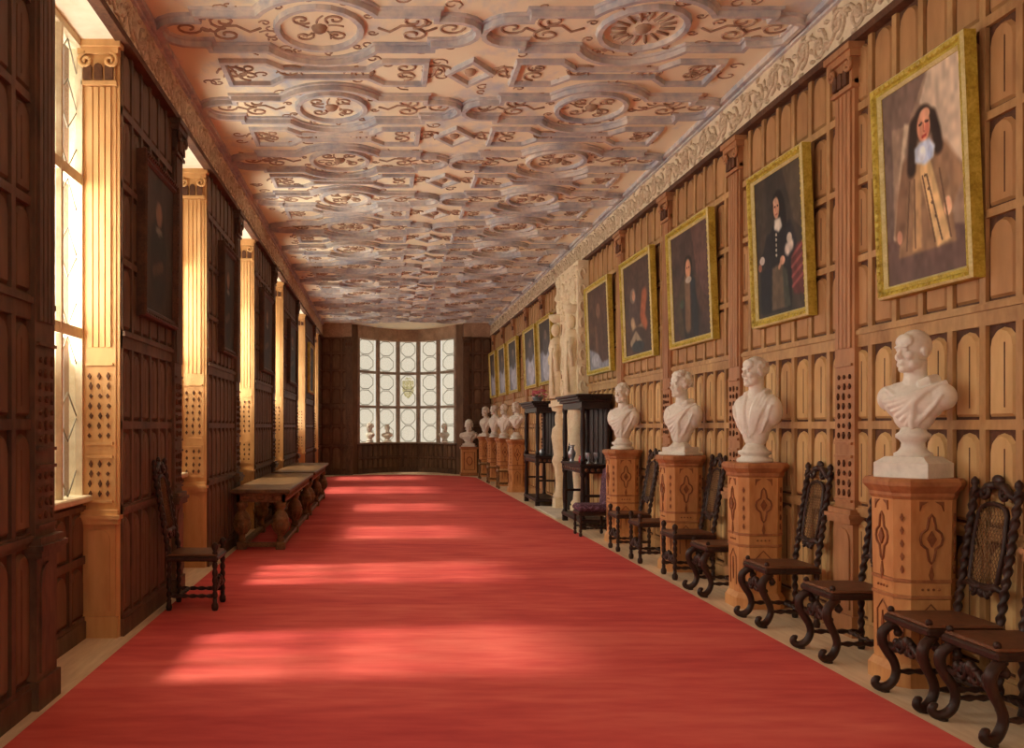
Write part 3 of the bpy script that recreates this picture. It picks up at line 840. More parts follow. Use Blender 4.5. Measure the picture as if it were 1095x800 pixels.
def make_chair(name, label, style='scroll', wood='dark', group=None, tall=1.28, cat='chair', seatmat='dark_seat', lean=.11):
    """front towards -x, width along y"""
    r = thing(name, label, cat, group=group)
    D = M[wood]; hw = .225
    s = MB(); s.bbox((-.235, -hw - .01, .425), (.215, hw + .01, .47), .012); s.bbox((-.225, -hw, .465), (.205, hw, .49), .012, 1)
    s.build('seat', [D, M[seatmat]], r)
    for e in (-1, 1):
        y = e * (hw - .03)
        m = MB()
        if style == 'scroll':
            pts = [(-.165, .425), (-.205, .405), (-.245, .365), (-.25, .31), (-.225, .25), (-.19, .19), (-.175, .13), (-.19, .075), (-.225, .036), (-.265, .028), (-.29, .05), (-.28, .078), (-.258, .074)]
            rad = [.024, .03, .032, .031, .029, .027, .026, .027, .029, .027, .024, .021, .014]
            # smooth resample
            P = []
            R_ = []
            for i in range(len(pts) - 1):
                p0 = pts[max(i - 1, 0)]; p1 = pts[i]; p2 = pts[i + 1]; p3 = pts[min(i + 2, len(pts) - 1)]
                for t in (0, .33, .66):
                    f = lambda a, b, c, d: .5 * (2 * b + (c - a) * t + (2 * a - 5 * b + 4 * c - d) * t * t + (3 * b - a - 3 * c + d) * t ** 3)
                    P.append((f(p0[0], p1[0], p2[0], p3[0]), y + e * .25 * max(0, -.19 - f(p0[0], p1[0], p2[0], p3[0])), f(p0[1], p1[1], p2[1], p3[1])))
                    R_.append(rad[i] + (rad[i + 1] - rad[i]) * t)
            m.tube(P, R_, 8)
            m.ell((-.165, y, .36), (.026, .024, .026), 8, 6)       # curl behind the knee
            m.tube([(-.2, y, .4), (-.17, y, .385), (-.15, y, .36), (-.165, y, .335)], [.02, .018, .016, .01], 7)
            m.lathe([(.026, 0), (.026, .012)], (-.235, y + e * .012, 0), 8)
            if name == 'cane_chair':
                m.ell((-.205, y, .5), (.02, .02, .022), 8, 6)
        else:
            m.lathe([(.022, 0), (.03, .02), (.03, .05), (.018, .07), (.02, .1)], (-.205, y, 0), 10)
            bobbin(m, (-.205, y, .1), (-.205, y, .42), .025, beads=5)
            m.lathe([(.024, .42), (.024, .5), (.016, .51), (.028, .535), (.03, .555), (.02, .575), (.006, .585)], (-.205, y, 0), 10)
        m.build('leg', D, r)
        m = MB()
        m.lathe([(.022, 0), (.028, .03), (.02, .06), (.02, .09)], (.19, y, 0), 8)
        twist(m, (.19, y, .08), (.19, y, .43), .019, 5, k=30)
        m.build('leg', D, r)
        m = MB()
        twist(m, (.19, y, .48), (.19 + lean, y, tall - .06), .021, 11, k=70)
        fx = .19 + lean
        m.lathe([(.024, tall - .07), (.026, tall - .05), (.014, tall - .04), (.024, tall - .02), (.022, tall), (.006, tall + .02)], (fx, y, 0), 10)
        m.build('stile', D, r)
        m = MB(); twist(m, (-.19, y, .125), (.19, y, .125), .015, 5, k=30); m.build('stretcher', D, r)
    m = MB(); twist(m, (.1, -hw + .03, .125), (.1, hw - .03, .125), .015, 5, k=30); m.build('stretcher', D, r)
    # carved front stretcher between the front legs
    m = MB(); zf, xf = (.31, -.215) if style == 'scroll' else (.22, -.205)
    def FX(u, w, h): return (xf - h, u, w)
    for e in (-1, 1):
        m.tube([FX(e * .195, zf - .02, 0), FX(e * .13, zf - .035, 0), FX(e * .07, zf + .01, 0), FX(0, zf + .05, 0)], [.018, .022, .024, .02], 7)
        m.tube([FX(u, w, .01) for u, w in spiral(e * .065, zf - .005, .045, .01, PI / 2, e * 1.3)], .013, 6)
        m.ell(FX(e * .12, zf + .005, 0), (.018, .03, .03), 8, 6)
    m.ell(FX(0, zf + .03, .005), (.024, .035, .04), 8, 6); m.ell(FX(0, zf - .03, .0), (.018, .03, .022), 8, 6)
    m.build('carved_apron', D, r)
    # back: crest, bottom rail, panel frame, cane
    def FBk(u, w, h):
        t = (w - .48) / (tall - .06 - .48)
        return (.19 + lean * t - h, u, w)
    zb, zt_ = .68, tall - .14
    m = MB(); iw = .125
    prof = [(-iw, zb + .03), (-iw - .012, (zb + zt_) / 2), (-iw, zt_ - .05)] + [(-iw + 2 * iw * (1 - math.cos(PI * k / 6)) / 2, zt_ - .05 + .06 * math.sin(PI * k / 6)) for k in range(1, 6)] + [(iw, zt_ - .05), (iw + .012, (zb + zt_) / 2), (iw, zb + .03)] + [(iw - 2 * iw * (1 - math.cos(PI * k / 6)) / 2, zb + .03 - .035 * math.sin(PI * k / 6)) for k in range(1, 6)]
    m.tube([FBk(u, w, 0) for u, w in prof], .015, 7, closed=True)
    m.build('panel_frame', D, r)
    m = MB()
    for e in (-1, 1):
        m.tube([FBk(e * (hw - .03), tall - .1, 0), FBk(e * .13, tall - .075, 0), FBk(e * .07, tall - .03, 0), FBk(0, tall - .02, 0)], [.016, .022, .026, .024], 7)
        m.tube([FBk(u, w, .008) for u, w in spiral(e * .09, tall - .07, .045, .01, PI / 2, e * 1.3)], .014, 6)
    m.ell(FBk(0, tall + .005, 0), (.02, .05, .035), 8, 6)
    m.build('crest_rail', D, r)
    m = MB()
    for e in (-1, 1):
        m.tube([FBk(e * (hw - .03), zb - .02, 0), FBk(e * .12, zb + .0, 0), FBk(e * .06, zb - .02, 0), FBk(0, zb - .01, 0)], [.014, .02, .022, .02], 7)
        m.tube([FBk(u, w, .006) for u, w in spiral(e * .07, zb - .03, .035, .01, -PI / 2, -e * 1.2)], .012, 6)
    m.ell(FBk(0, zb - .045, 0), (.016, .04, .03), 8, 6)
    m.build('lower_rail', D, r)
    m = MB()
    x0, x1, z0, z1 = -iw, iw, zb + .005, zt_
    step = .042; c = -2.0
    while c < 2.0:
        for sgn in (1, -1):
            pts = []
            # line w = z0 + sgn*1.6*(u) + c
            for u in (x0, x1):
                w = z0 + sgn * 1.6 * u + c
                if z0 <= w <= z1: pts.append((u, w))
            for w in (z0, z1):
                u = (w - z0 - c) / (sgn * 1.6)
                if x0 < u < x1: pts.append((u, w))
            if len(pts) >= 2 and abs(pts[0][0] - pts[1][0]) > .004:
                m.tube([FBk(*pts[0], sgn * .002), FBk(*pts[1], sgn * .002)], .0026, 4)
        c += step
    m.build('cane_panel', M['cane'], r)
    return r

G1 = 'high-backed chairs along the right wall'
XC = 3.27
protoS = make_chair('cane_chair', 'dark carved cane chair nearest on the right, partly cut by the photo edge', 'scroll', group=G1)
protoS.location = (XC + .02, 4.88, 0)
dup(protoS, 'tall dark cane-backed chair just in front of the nearest pedestal, whole scroll legs in view', (XC, 5.43, 0))
dup(protoS, 'dark scroll-legged chair whose back is hidden behind the nearest pedestal', (XC - .01, 6.53, 0))
dup(protoS, 'dark cane-backed chair just in front of the second pedestal, with the draped bald bust', (XC, 7.63, 0))
dup(protoS, 'dark scroll-legged chair behind the second pedestal, which hides most of its back', (XC - .01, 8.95, 0))
protoT = make_chair('cane_chair', 'dark cane chair with straight turned front posts before the curly-haired bust', 'turned', group=G1, lean=.13)
protoT.location = (XC - .01, 9.93, 0)
dup(protoT, 'dark chair with straight turned posts, half hidden behind the pedestal of the curly-haired bust', (XC - .05, 11.1, 0))
dup(protoT, 'dark cane chair with turned posts just in front of the cropped-hair bust pedestal', (XC - .05, 12.12, 0))
lc = dup(protoT, 'dark high-backed carved chair against the panelled pier at left', (-1.64, 8.25, .014), PI, 'chairs by the window wall')
# pale chairs between the far pedestals
protoP = make_chair('side_chair', 'pale wooden chair between the two far pedestals nearest the black cupboard', 'turned', 'table_leg', 'pale chairs between the far pedestals', tall=1.0, seatmat='oak')
protoP.location = (XC - .06, 24.15, 0)
dup(protoP, 'pale wooden chair in the middle of the far row of pedestals', (XC - .06, 26.35, 0))
dup(protoP, 'pale wooden chair farthest along the right wall, by the last pedestals', (XC - .06, 28.65, 0))

# upholstered chair by the black cupboard
r = thing('upholstered_chair', 'low chair in purple floral upholstery beside the near black cupboard', 'chair', (3.06, 13.63, .014))
s = MB(); s.bbox((-.23, -.22, .3), (.22, .22, .36), .015); s.build('seat_frame', M['dark'], r)
s = MB(); s.bbox((-.24, -.23, .355), (.2, .23, .46), .04); s.build('seat', M['fabric'], r)
s = MB(); 
def FK(u, w, h): return (.2 + .1 * (w - .4) - h, u, w)
s.plate([(-.22, .42), (.22, .42), (.23, .85), (.17, .97), (.06, 1.01), (-.06, 1.01), (-.17, .97), (-.23, .85)], -.03, .05, FK, 0, top=[(-.19, .44), (.19, .44), (.2, .84), (.15, .94), (.05, .98), (-.05, .98), (-.15, .94), (-.2, .84)])
s.build('backrest', M['fabric'], r)
for x in (-.2, .19):
    for y in (-.19, .19):
        m = MB(); m.lathe([(.018, 0), (.026, .02), (.022, .05)], (x, y, 0), 8); bobbin(m, (x, y, .05), (x, y, .31), .024, beads=4); m.build('leg', M['dark'], r)
for y in (-.19, .19):
    m = MB(); bobbin(m, (-.2, y, .12), (.19, y, .12), .014, beads=6); m.build('stretcher', M['dark'], r)

# ------------------------------------------------------------------ pedestals
def make_pedestal(label, h, w, group='oak pedestals along the right wall'):
    r = thing('pedestal', label, 'pedestal', group=group)
    R = w / 2
    def oct_(prof, mi=0):
        vs = []; K = len(prof)
        for r_, z in prof:
            e = r_ * .36
            vs += [(x, y, z) for x, y in ((-r_ + e, -r_), (r_ - e, -r_), (r_, -r_ + e), (r_, r_ - e), (r_ - e, r_), (-r_ + e, r_), (-r_, r_ - e), (-r_, -r_ + e))]
        fs = [(i * 8 + j, i * 8 + (j + 1) % 8, (i + 1) * 8 + (j + 1) % 8, (i + 1) * 8 + j) for i in range(K - 1) for j in range(8)]
        fs += [tuple(range(7, -1, -1)), tuple(range(K * 8 - 8, K * 8))]
        mb.add(vs, fs, mi)
    mb = MB(); oct_([(R * .86, .13), (R * .92, h - .1)]); mb.build('shaft', M['ped'], r)
    mb = MB(); oct_([(R * 1.0, 0), (R * 1.0, .09), (R * .97, .1), (R * .92, .12), (R * .88, .135)]); mb.build('plinth', M['ped'], r)
    mb = MB(); oct_([(R * .92, h - .13), (R * .97, h - .11), (R * .97, h - .09), (R * 1.04, h - .07), (R * 1.12, h - .045), (R * 1.12, h - .02), (R * 1.06, h)]); mb.build('cap', M['ped_cap'], r)
    mb = MB()
    for z in (.55, .65): oct_([(R * .88, z - .014), (R * .92, z - .008), (R * .92, z + .008), (R * .88, z + .014)])
    mb.build('band', M['ped_cap'], r)
    mb = MB()
    for k in range(8):
        th = k * PI / 4 - PI / 2
        c, s_ = math.cos(th), math.sin(th)
        def FO(u, z, hh, c=c, s_=s_, k=k):
            sc = R * (.86 + .06 * (z - .13) / (h - .23))
            rad = (sc if k % 2 == 0 else sc * (2 - .36) / math.sqrt(2)) + hh
            return (c * rad - s_ * u, s_ * rad + c * u, z)
        if k % 2 == 0:
            zc = (.68 + h - .14) / 2; q = w * .17
            D_ = []
            for i in range(24):
                t = 2 * PI * i / 24
                rr_ = 1 - .22 * math.cos(4 * t) * -1
                D_.append((q * .95 * math.cos(t) * (.78 + .22 * math.cos(4 * t)), .15 * math.sin(t) * (.78 + .22 * math.cos(4 * t))))
            mb.tube([FO(u, zc + z, .003) for u, z in D_], .008, 5, closed=True)
            mb.plate([(0, zc - .05), (.028, zc), (0, zc + .05), (-.028, zc)], -.002, .012, FO)
            mb.plate([(-.014, zc - .22), (.0, zc - .27), (.014, zc - .22), (0, zc - .16)], -.002, .01, FO)
            for e in (-1, 1):
                mb.plate([(e * .02, h - .14), (e * q, h - .14), (e * q, h - .2), (e * .06, h - .165)], -.002, .008, FO)
            for u in (-q * .7, -q * .23, q * .23, q * .7): mb.ell(FO(u, .6, .002), .009, 6, 4)
            mb.tube([FO(q * .9, .2, .002), FO(q * .9, .44, .002), FO(0, .51, .002), FO(-q * .9, .44, .002), FO(-q * .9, .2, .002)], .006, 4)
            mb.plate([(-.014, .36), (0, .24), (.014, .36), (0, .44)], -.002, .01, FO)
        else:
            for z in (.72, .8, .88, .96, 1.04): 
                if z < h - .16: mb.plate([(-.01, z), (0, z - .025), (.01, z), (0, z + .025)], -.002, .01, FO)
            mb.plate([(-.01, .34), (0, .24), (.01, .34), (0, .44)], -.002, .01, FO)
    mb.build('carving', M['ped_carve'], r)
    return r

pedP = make_pedestal('octagonal carved oak pedestal nearest on the right, under the largest draped bust', 1.28, .43)
pedP.location = (3.36, 5.91, 0)
peds = [(3.34, 8.37, 'octagonal carved oak pedestal second from the right, under the bald bust with folded cloak'),
        (3.34, 10.45, 'octagonal carved oak pedestal under the curly-haired bust'),
        (3.34, 12.98, 'octagonal carved oak pedestal under the cropped-hair bust beside the near black cupboard'),
        (3.3, 22.9, 'oak pedestal just beyond the far black cupboard, first of the distant row'),
        (3.3, 25.2, 'oak pedestal second of the distant row beyond the far black cupboard'),
        (3.3, 27.4, 'oak pedestal third of the distant row beyond the far black cupboard'),
        (3.3, 29.8, 'oak pedestal last of the distant row, nearest the far end wall')]
for x, y, lb in peds: dup(pedP, lb, (x, y, 0))
# squat pedestal at the end wall
r = thing('pedestal', 'squat square oak pedestal at the right side of the far bow window', 'pedestal', (2.84, 30.42, 0), 0, 'oak pedestals along the right wall')
mb = MB(); mb.bbox((-.28, -.24, 0), (.28, .24, .1), .015); mb.build('plinth', M['ped_cap'], r)
mb = MB(); mb.bbox((-.25, -.21, .1), (.25, .21, .86), .01); mb.build('shaft', M['ped'], r)
mb = MB(); mb.bbox((-.29, -.25, .86), (.29, .25, .94), .02); mb.build('cap', M['ped_cap'], r)
mb = MB(); mb.tube([(.17, -.212, .2), (.17, -.212, .76), (-.17, -.212, .76), (-.17, -.212, .2)], .014, 5, closed=True)
mb.tube([(.09 * math.cos(2 * PI * k / 12), -.212, .48 + .13 * math.sin(2 * PI * k / 12)) for k in range(12)], .014, 5, closed=True); mb.build('carving', M['ped_carve'], r)

# ------------------------------------------------------------------ busts
def sculpt(headz, hs, hair, drape, yaw, seed, wide=1.0, HS=1.08):
    rr = random.Random(seed)
    mb = MB(); sz = (headz - hs - .2) / .33
    def tz(z): return -.2 + (z + .2) * sz
    Rz = Matrix.Rotation(yaw, 3, 'Z')
    def H(p): 
        q = Rz @ (Vector(p) * HS); return (q.x, q.y - .012, q.z + headz)
    def he(c, r, n=14, m=10, R=None):
        r = tuple(a * HS for a in r) if hasattr(r, '__len__') else r * HS
        mb.ell(H(c), r, n, m, 0, (Rz @ R) if R else Rz)
    he((0, .022, .012), (.078, .100, .096), 20, 14)
    he((0, -.028, -.05), (.060, .056, .088), 18, 12)
    he((0, -.066, -.125), (.028, .026, .022)); he((0, -.028, -.112), (.048, .048, .03))
    he((0, -.055, .036), (.060, .032, .046)); he((0, -.074, .006), (.050, .019, .010))
    for e in (-1, 1):
        he((e * .037, -.056, -.052), (.023, .027, .027)); he((e * .029, -.073, -.014), (.014, .012, .010))
        he((e * .028, -.080, .004), (.022, .014, .007))
        he((e * .079, .012, -.03), (.010, .022, .032), R=Matrix.Rotation(.15, 3, 'X'))
        he((e * .011, -.090, -.057), (.010, .012, .009))
        he((e * .046, -.02, -.095), (.022, .045, .03))
    mb.tube([H((0, -.074, .008)), H((0, -.088, -.018)), H((0, -.106, -.046)), H((0, -.100, -.060))], [.009, .011, .014, .009], 10)
    he((0, -.080, -.080), (.023, .013, .0055)); he((0, -.079, -.094), (.019, .013, .0065))
    mb.tube([H((0, .02, -.07)), (0, .025, headz - .17), (0, .035, headz + tz(-.28))], [.068, .066, .09], 16)
    if hair == 'curly':
        for k in range(150):
            t = rr.uniform(0, 2 * PI); ph = math.acos(rr.uniform(-.35, 1))
            p = Vector((math.sin(ph) * math.cos(t), math.sin(ph) * math.sin(t), math.cos(ph)))
            if p.y < -.35 and p.z < .62: continue
            he((p.x * .088, .022 + p.y * .11, .014 + p.z * .112), rr.uniform(.014, .024), 8, 6)
    elif hair == 'crop':
        for k in range(130):
            t = rr.uniform(0, 2 * PI); ph = math.acos(rr.uniform(-.3, 1))
            p = Vector((math.sin(ph) * math.cos(t), math.sin(ph) * math.sin(t), math.cos(ph)))
            if p.y < -.4 and p.z < .72: continue
            he((p.x * .080, .022 + p.y * .1, .012 + p.z * .1), rr.uniform(.009, .014), 8, 6)
    elif hair == 'sides':
        for k in range(110):
            t = rr.uniform(-.35, PI + .35); ph = math.acos(rr.uniform(-.45, .5))
            p = Vector((math.sin(ph) * math.cos(t), math.sin(ph) * math.sin(t), math.cos(ph)))
            he((p.x * .080, .022 + p.y * .1, .012 + p.z * .098), (rr.uniform(.008, .015), rr.uniform(.01, .02), .01), 8, 6)
    E = []
    def te(c, r):
        c = (c[0] * wide, c[1], headz + tz(c[2])); r = (r[0] * wide, r[1], r[2] * sz)
        E.append((c, r)); mb.ell(c, r, 22, 14)
    te((0, .035, -.285), (.215, .1, .085)); te((0, .015, -.35), (.185, .118, .13)); te((0, .01, -.43), (.125, .1, .11)); te((0, .015, -.5), (.075, .07, .06))
    for e in (-1, 1): te((e * .17, .035, -.315), (.07, .085, .085))
    if drape == 'cut':            # bare shoulder stump on the far side
        te((.19, .04, -.3), (.06, .07, .07))
    def surf(x, z, back=False):
        best = None
        for c, r in E:
            q = 1 - ((x - c[0]) / r[0]) ** 2 - ((z - c[2]) / r[2]) ** 2
            if q > 0:
                y = c[1] + (1 if back else -1) * r[1] * math.sqrt(q)
                best = y if best is None else ((max if back else min)(best, y))
        return .03 if best is None else best
    def fold(p, q, rad, sag=0.0, back=False, n=14):
        P = []
        for i in range(n + 1):
            t = i / n
            x = (p[0] + (q[0] - p[0]) * t) * wide; z = headz + tz(p[1] + (q[1] - p[1]) * t - sag * math.sin(PI * t))
            P.append((x, surf(x, z, back), z))
        mb.tube(P, [rad * (.55 + .45 * math.sin(PI * min(1, .15 + .8 * i / n))) for i in range(n + 1)], 8)
    if drape in ('toga', 'cut'):
        for k in range(7):
            fold((.19 - .022 * k, -.22 - .012 * k), (-.16 + .03 * k, -.34 - .032 * k), .021 - .001 * (k % 3) * 4, .03)
        fold((.2, -.3), (.02, -.5), .016, .02); fold((.16, -.36), (.05, -.5), .014)
        fold((-.17, -.25), (-.07, -.3), .014); 
        for e in (0, 1, 2): fold((.19 - .05 * e, -.22), (-.15 - .01 * e, -.28 - .06 * e), .018, 0, True)
        mb.tube([(.05 * wide, -.04, headz + tz(-.235)), (.1 * wide, -.02, headz + tz(-.21)), (.11 * wide, .05, headz + tz(-.2)), (.05, .1, headz + tz(-.2)), (-.05, .1, headz + tz(-.215)), (-.1 * wide, .05, headz + tz(-.23)), (-.11 * wide, -.02, headz + tz(-.25))], [.02, .03, .033, .03, .028, .024, .014], 9)
    else:                         # cloak falling in two lapels
        for e in (-1, 1):
            for k in range(4):
                fold((e * (.065 + .032 * k), -.215 - .006 * k), (e * (.012 + .014 * k), -.47 + .012 * k), .019, 0)
            fold((e * .2, -.28), (e * .09, -.45), .016, .02)
            for k in range(2): fold((e * (.1 + .05 * k), -.22), (e * (.08 + .05 * k), -.42), .016, 0, True)
        mb.tube([(.06 * wide, -.05, headz + tz(-.25)), (.095 * wide, 0, headz + tz(-.215)), (.085, .07, headz + tz(-.2)), (0, .105, headz + tz(-.195)), (-.085, .07, headz + tz(-.2)), (-.095 * wide, 0, headz + tz(-.215)), (-.06 * wide, -.05, headz + tz(-.25))], [.018, .026, .03, .03, .03, .026, .018], 9)
    me = mb.build('tmp', M['marble'], mesh_only=True)
    o = link('tmp', me)
    md = o.modifiers.new('r', 'REMESH'); md.mode = 'VOXEL'; md.voxel_size = .0062; md.use_smooth_shade = True
    sm = o.modifiers.new('s', 'SMOOTH'); sm.factor = .5; sm.iterations = 2
    dg = bpy.context.evaluated_depsgraph_get()
    res = bpy.data.meshes.new_from_object(o.evaluated_get(dg))
    bpy.data.objects.remove(o); bpy.data.meshes.remove(me)
    res.materials.clear(); res.materials.append(M['marble'])
    for p in res.polygons: p.use_smooth = True
    return res

def make_bust(label, me, socle, hs, loc, rz, group='white busts on pedestals', w=.3, name='marble_bust'):
    r = thing(name, label, 'bust', loc, rz, group)
    link('figure', me, r)
    s = MB()
    if socle == 'tall':
        s.plate([(-.17, -.15), (.17, -.15), (.17, .15), (-.17, .15)], 0, .09, lambda u, v, h: (u, v, h)); 
        s.plate([(-.17, -.15), (.17, -.15), (.17, .15), (-.17, .15)], .09, .13, lambda u, v, h: (u, v, h), top=[(-.12, -.11), (.12, -.11), (.12, .11), (-.12, .11)])
        s.lathe([(.11, .125), (.11, .15), (.085, .165), (.07, .19), (.066, .215), (.08, .235), (.1, .25), (.1, .27), (.08, .285), (.06, hs + .04)], n=20)
    elif socle == 'round':
        s.lathe([(.15, 0), (.155, .015), (.15, .035), (.12, .045), (.115, .06), (.14, .075), (.14, .1), (.11, .11), (.1, .13), (.06, hs + .05)], n=24)
    else:
        s.bbox((-.19, -.15, 0), (.19, .15, .035), .008); s.bbox((-.16, -.125, .03), (.16, .125, .09), .01); s.lathe([(.13, .085), (.11, .1), (.1, hs), (.06, hs + .05)], n=16, squash=(1.1, 1))
    s.build('socle', M['marble'], r)
    return r

m1 = sculpt(.815, .29, 'bald', 'toga', -.28, 1)
m2 = sculpt(.83, .13, 'sides', 'lapel', -.3, 2, .98)
m3 = sculpt(.80, .11, 'curly', 'cut', -.25, 3, 1.0)
m4 = sculpt(.80, .13, 'crop', 'toga', -.1, 4, 1.0)
m5 = sculpt(.62, .11, 'curly', 'lapel', 0, 5, .95, 1.3)
m6 = sculpt(.62, .11, 'crop', 'toga', 0, 6, 1.05, 1.3)
A = lambda d: math.radians(d)
make_bust('large white bust of a bald draped man on a tall waisted socle, nearest', m1, 'tall', .29, (3.36, 5.91, 1.28), A(-58))
make_bust('white bust of a balding man in a folded open cloak, second from the right', m2, 'round', .13, (3.34, 8.37, 1.28), A(-58))
make_bust('white bust with thick curly hair on a square base, third from the right', m3, 'square', .11, (3.34, 10.45, 1.28), A(-58))
make_bust('white bust with cropped hair and draped shoulders beside the near black cupboard', m4, 'round', .13, (3.34, 12.98, 1.28), A(-45))
make_bust('small-looking white bust on the pedestal just beyond the far black cupboard', m1, 'round', .13, (3.3, 22.9, 1.28), A(-50))
make_bust('distant white bust on the second pedestal beyond the far black cupboard', m4, 'round', .13, (3.3, 25.2, 1.28), A(-50))
make_bust('distant white bust in an open cloak on the third pedestal beyond the far cupboard', m2, 'round', .13, (3.3, 27.4, 1.28), A(-60))
make_bust('distant white bust on the last pedestal before the far end wall', m3, 'square', .11, (3.3, 29.8, 1.28), A(-50))
b = make_bust('broad white bust on the squat pedestal at the right of the bow window', m6, 'square', .11, (2.84, 30.42, .94), A(-10)); b.scale = (1.25, 1.15, 1.15)
for x, y, z, lb, me in ((-.40, 31.72, 1.05, 'small bust on the left end of the bow window sill', m5), (2.14, 31.72, 1.05, 'small bust on the right end of the bow window sill', m6)):
    b = make_bust(lb, me, 'round', .11, (x, y, z), A(-50 if x < 0 else 35), 'busts on the bow window sill'); b.scale = (.85,) * 3
b = make_bust('pale small statuette bust on the sill at the second light of the bow window', m6, 'square', .11, (.2, 32.42, 1.05), A(10), 'busts on the bow window sill'); b.scale = (.8,) * 3

# ------------------------------------------------------------------ black oak cupboards
def make_buffet(label, loc, L_, dp, h):
    r = thing('court_cupboard', label, 'cupboard', loc, 0, 'open black oak cupboards flanking the fireplace')
    B = M['buffet']
    for x in (-dp / 2 + .05, dp / 2 - .05):
        for y in (-L_ / 2 + .07, L_ / 2 - .07):
            m = MB()
            m.bbox((x - .045, y - .045, 0), (x + .045, y + .045, .14), .006)
            m.lathe([(.035, .14), (.045, .17), (.03, .2), (.04, .35), (.042, .5), (.03, .8), (.045, .84), (.045, .88)], (x, y, 0), 12)
            m.bbox((x - .045, y - .045, .88), (x + .045, y + .045, 1.04), .006)
            m.lathe([(.035, 1.04), (.045, 1.07), (.03, 1.1), (.04, 1.3), (.043, 1.5), (.032, h - .3), (.045, h - .24), (.045, h - .2)], (x, y, 0), 12)
            m.build('post', B, r)
    m = MB(); m.bbox((-dp / 2, -L_ / 2, .1), (dp / 2, L_ / 2, .16), .012); m.build('shelf', B, r)
    m = MB(); m.bbox((-dp / 2 - .01, -L_ / 2 - .01, .97), (dp / 2 + .01, L_ / 2 + .01, 1.01), .012)
    m.box((-dp / 2 + .02, -L_ / 2 + .02, .87), (dp / 2 - .02, L_ / 2 - .02, .972)); m.build('shelf', B, r)
    m = MB()
    for k in range(9):
        y = -L_ / 2 + .15 + (L_ - .3) * k / 8
        m.ell((-dp / 2 + .02, y, .92), (.014, .05, .03), 8, 6)
    for k in range(4):
        m.ell((-dp / 2 + .1 + k * .09, -L_ / 2 + .02, .92), (.03, .014, .03), 8, 6)
    m.build('carved_frieze', M['dark_seat'], r)
    m = MB(); m.box((-dp / 2 + .02, -L_ / 2 + .02, h - .22), (dp / 2 - .02, L_ / 2 - .02, h - .1)); 
    for z0, z1, e in ((h - .12, h - .08, .03), (h - .08, h - .04, .06), (h - .04, h, .09)): m.bbox((-dp / 2 - e, -L_ / 2 - e, z0), (dp / 2, L_ / 2 + e, z1), .01)
    m.build('cornice', B, r)
    m = MB(); m.box((dp / 2 - .03, -L_ / 2 + .06, 1.0), (dp / 2 - .01, L_ / 2 - .06, h - .2))
    for k in range(5):
        y = -L_ / 2 + .1 + (L_ - .2) * k / 4
        m.box((dp / 2 - .045, y - .03, 1.01), (dp / 2 - .03, y + .03, h - .21))
    m.build('back_panel', B, r)
    for ya in (-L_ / 2 + .05, L_ / 2 - .09):
        m = MB(); m.bbox((-dp / 2 + .04, ya, .5), (dp / 2 - .04, ya + .04, .54), .005); m.build('rail', B, r)
    return r
bu = make_buffet('tall open black oak cupboard on the near side of the fireplace', (3.31, 15.2, 0), 1.55, .48, 2.1)
dup(bu, 'tall open black oak cupboard on the far side of the fireplace, pink flowers on top', (3.29, 19.3, 0))

def vase(name, label, cat, loc, prof, m, group=None, handles=False):
    r = thing(name, label, cat, loc, 0, group)
    v = MB(); v.lathe(prof, n=16); v.build('body', M[m], r)
    top = prof[-1]
    v = MB(); v.tube([(top[0] * math.cos(2 * PI * k / 16), top[0] * math.sin(2 * PI * k / 16), top[1]) for k in range(16)], .006, 6, closed=True); v.build('rim', M[m], r)
    if handles:
        for e in (-1, 1):
            v = MB(); zz = top[1]
            v.tube([(0, e * .03, zz * .85), (0, e * .065, zz * .8), (0, e * .06, zz * .55), (0, e * .03, zz * .45)], .007, 6); v.build('handle', M[m], r)
    return r
vase('vase', 'slim pale grey vase on the middle shelf of the near black cupboard', 'vase', (3.2, 15.72, 1.01), [(.04, 0), (.045, .01), (.03, .03), (.06, .1), (.065, .15), (.035, .2), (.03, .24), (.045, .27)], 'silver', None)
vase('pot', 'small red pot on the middle shelf of the near black cupboard', 'pot', (3.18, 14.85, 1.01), [(.03, 0), (.05, .03), (.055, .07), (.04, .1), (.045, .12)], 'red_glaze')
cup = vase('silver_cup', 'silver two-handled cup beside the red pot on the near cupboard', 'cup', (3.27, 14.78, 1.01), [(.035, 0), (.038, .01), (.012, .03), (.012, .06), (.04, .09), (.05, .15), (.048, .17)], 'silver', 'silver cups on the near cupboard', True)
dup(cup, 'silver two-handled cup at the wall side of the near cupboard shelf', (3.4, 14.78, 1.01))
vase('silver_jar', 'small pale jar on the middle shelf of the far black cupboard', 'jar', (3.25, 18.95, 1.01), [(.03, 0), (.05, .03), (.055, .08), (.035, .11), (.04, .13)], 'silver')
r = thing('flower_posy', 'bunch of pink flowers in a low bowl on top of the far black cupboard', 'flowers', (3.16, 18.95, 2.1))
v = MB(); v.lathe([(.06, 0), (.09, .03), (.12, .09), (.125, .1)], n=14); v.build('bowl', M['silver'], r)
v = MB(); rr = random.Random(5)
for k in range(22):
    a = rr.uniform(0, 2 * PI); d = rr.uniform(0, .19); z = .17 + rr.uniform(0, .12) - d * .4
    for j in range(5):
        v.ell((d * math.cos(a) + .02 * math.cos(j * 1.257), 1.4 * d * math.sin(a) + .02 * math.sin(j * 1.257), z), (.018, .018, .012), 6, 4)
v.build('blossom', M['pink'], r)
v = MB()
for k in range(14):
    a = k * .9; v.tube([(0, 0, .08), (.1 * math.cos(a), .13 * math.sin(a), .13), (.19 * math.cos(a), .25 * math.sin(a), .1)], [.006, .024, .003], 5, flat=.3)
v.build('leaves', M['leaf'], r)

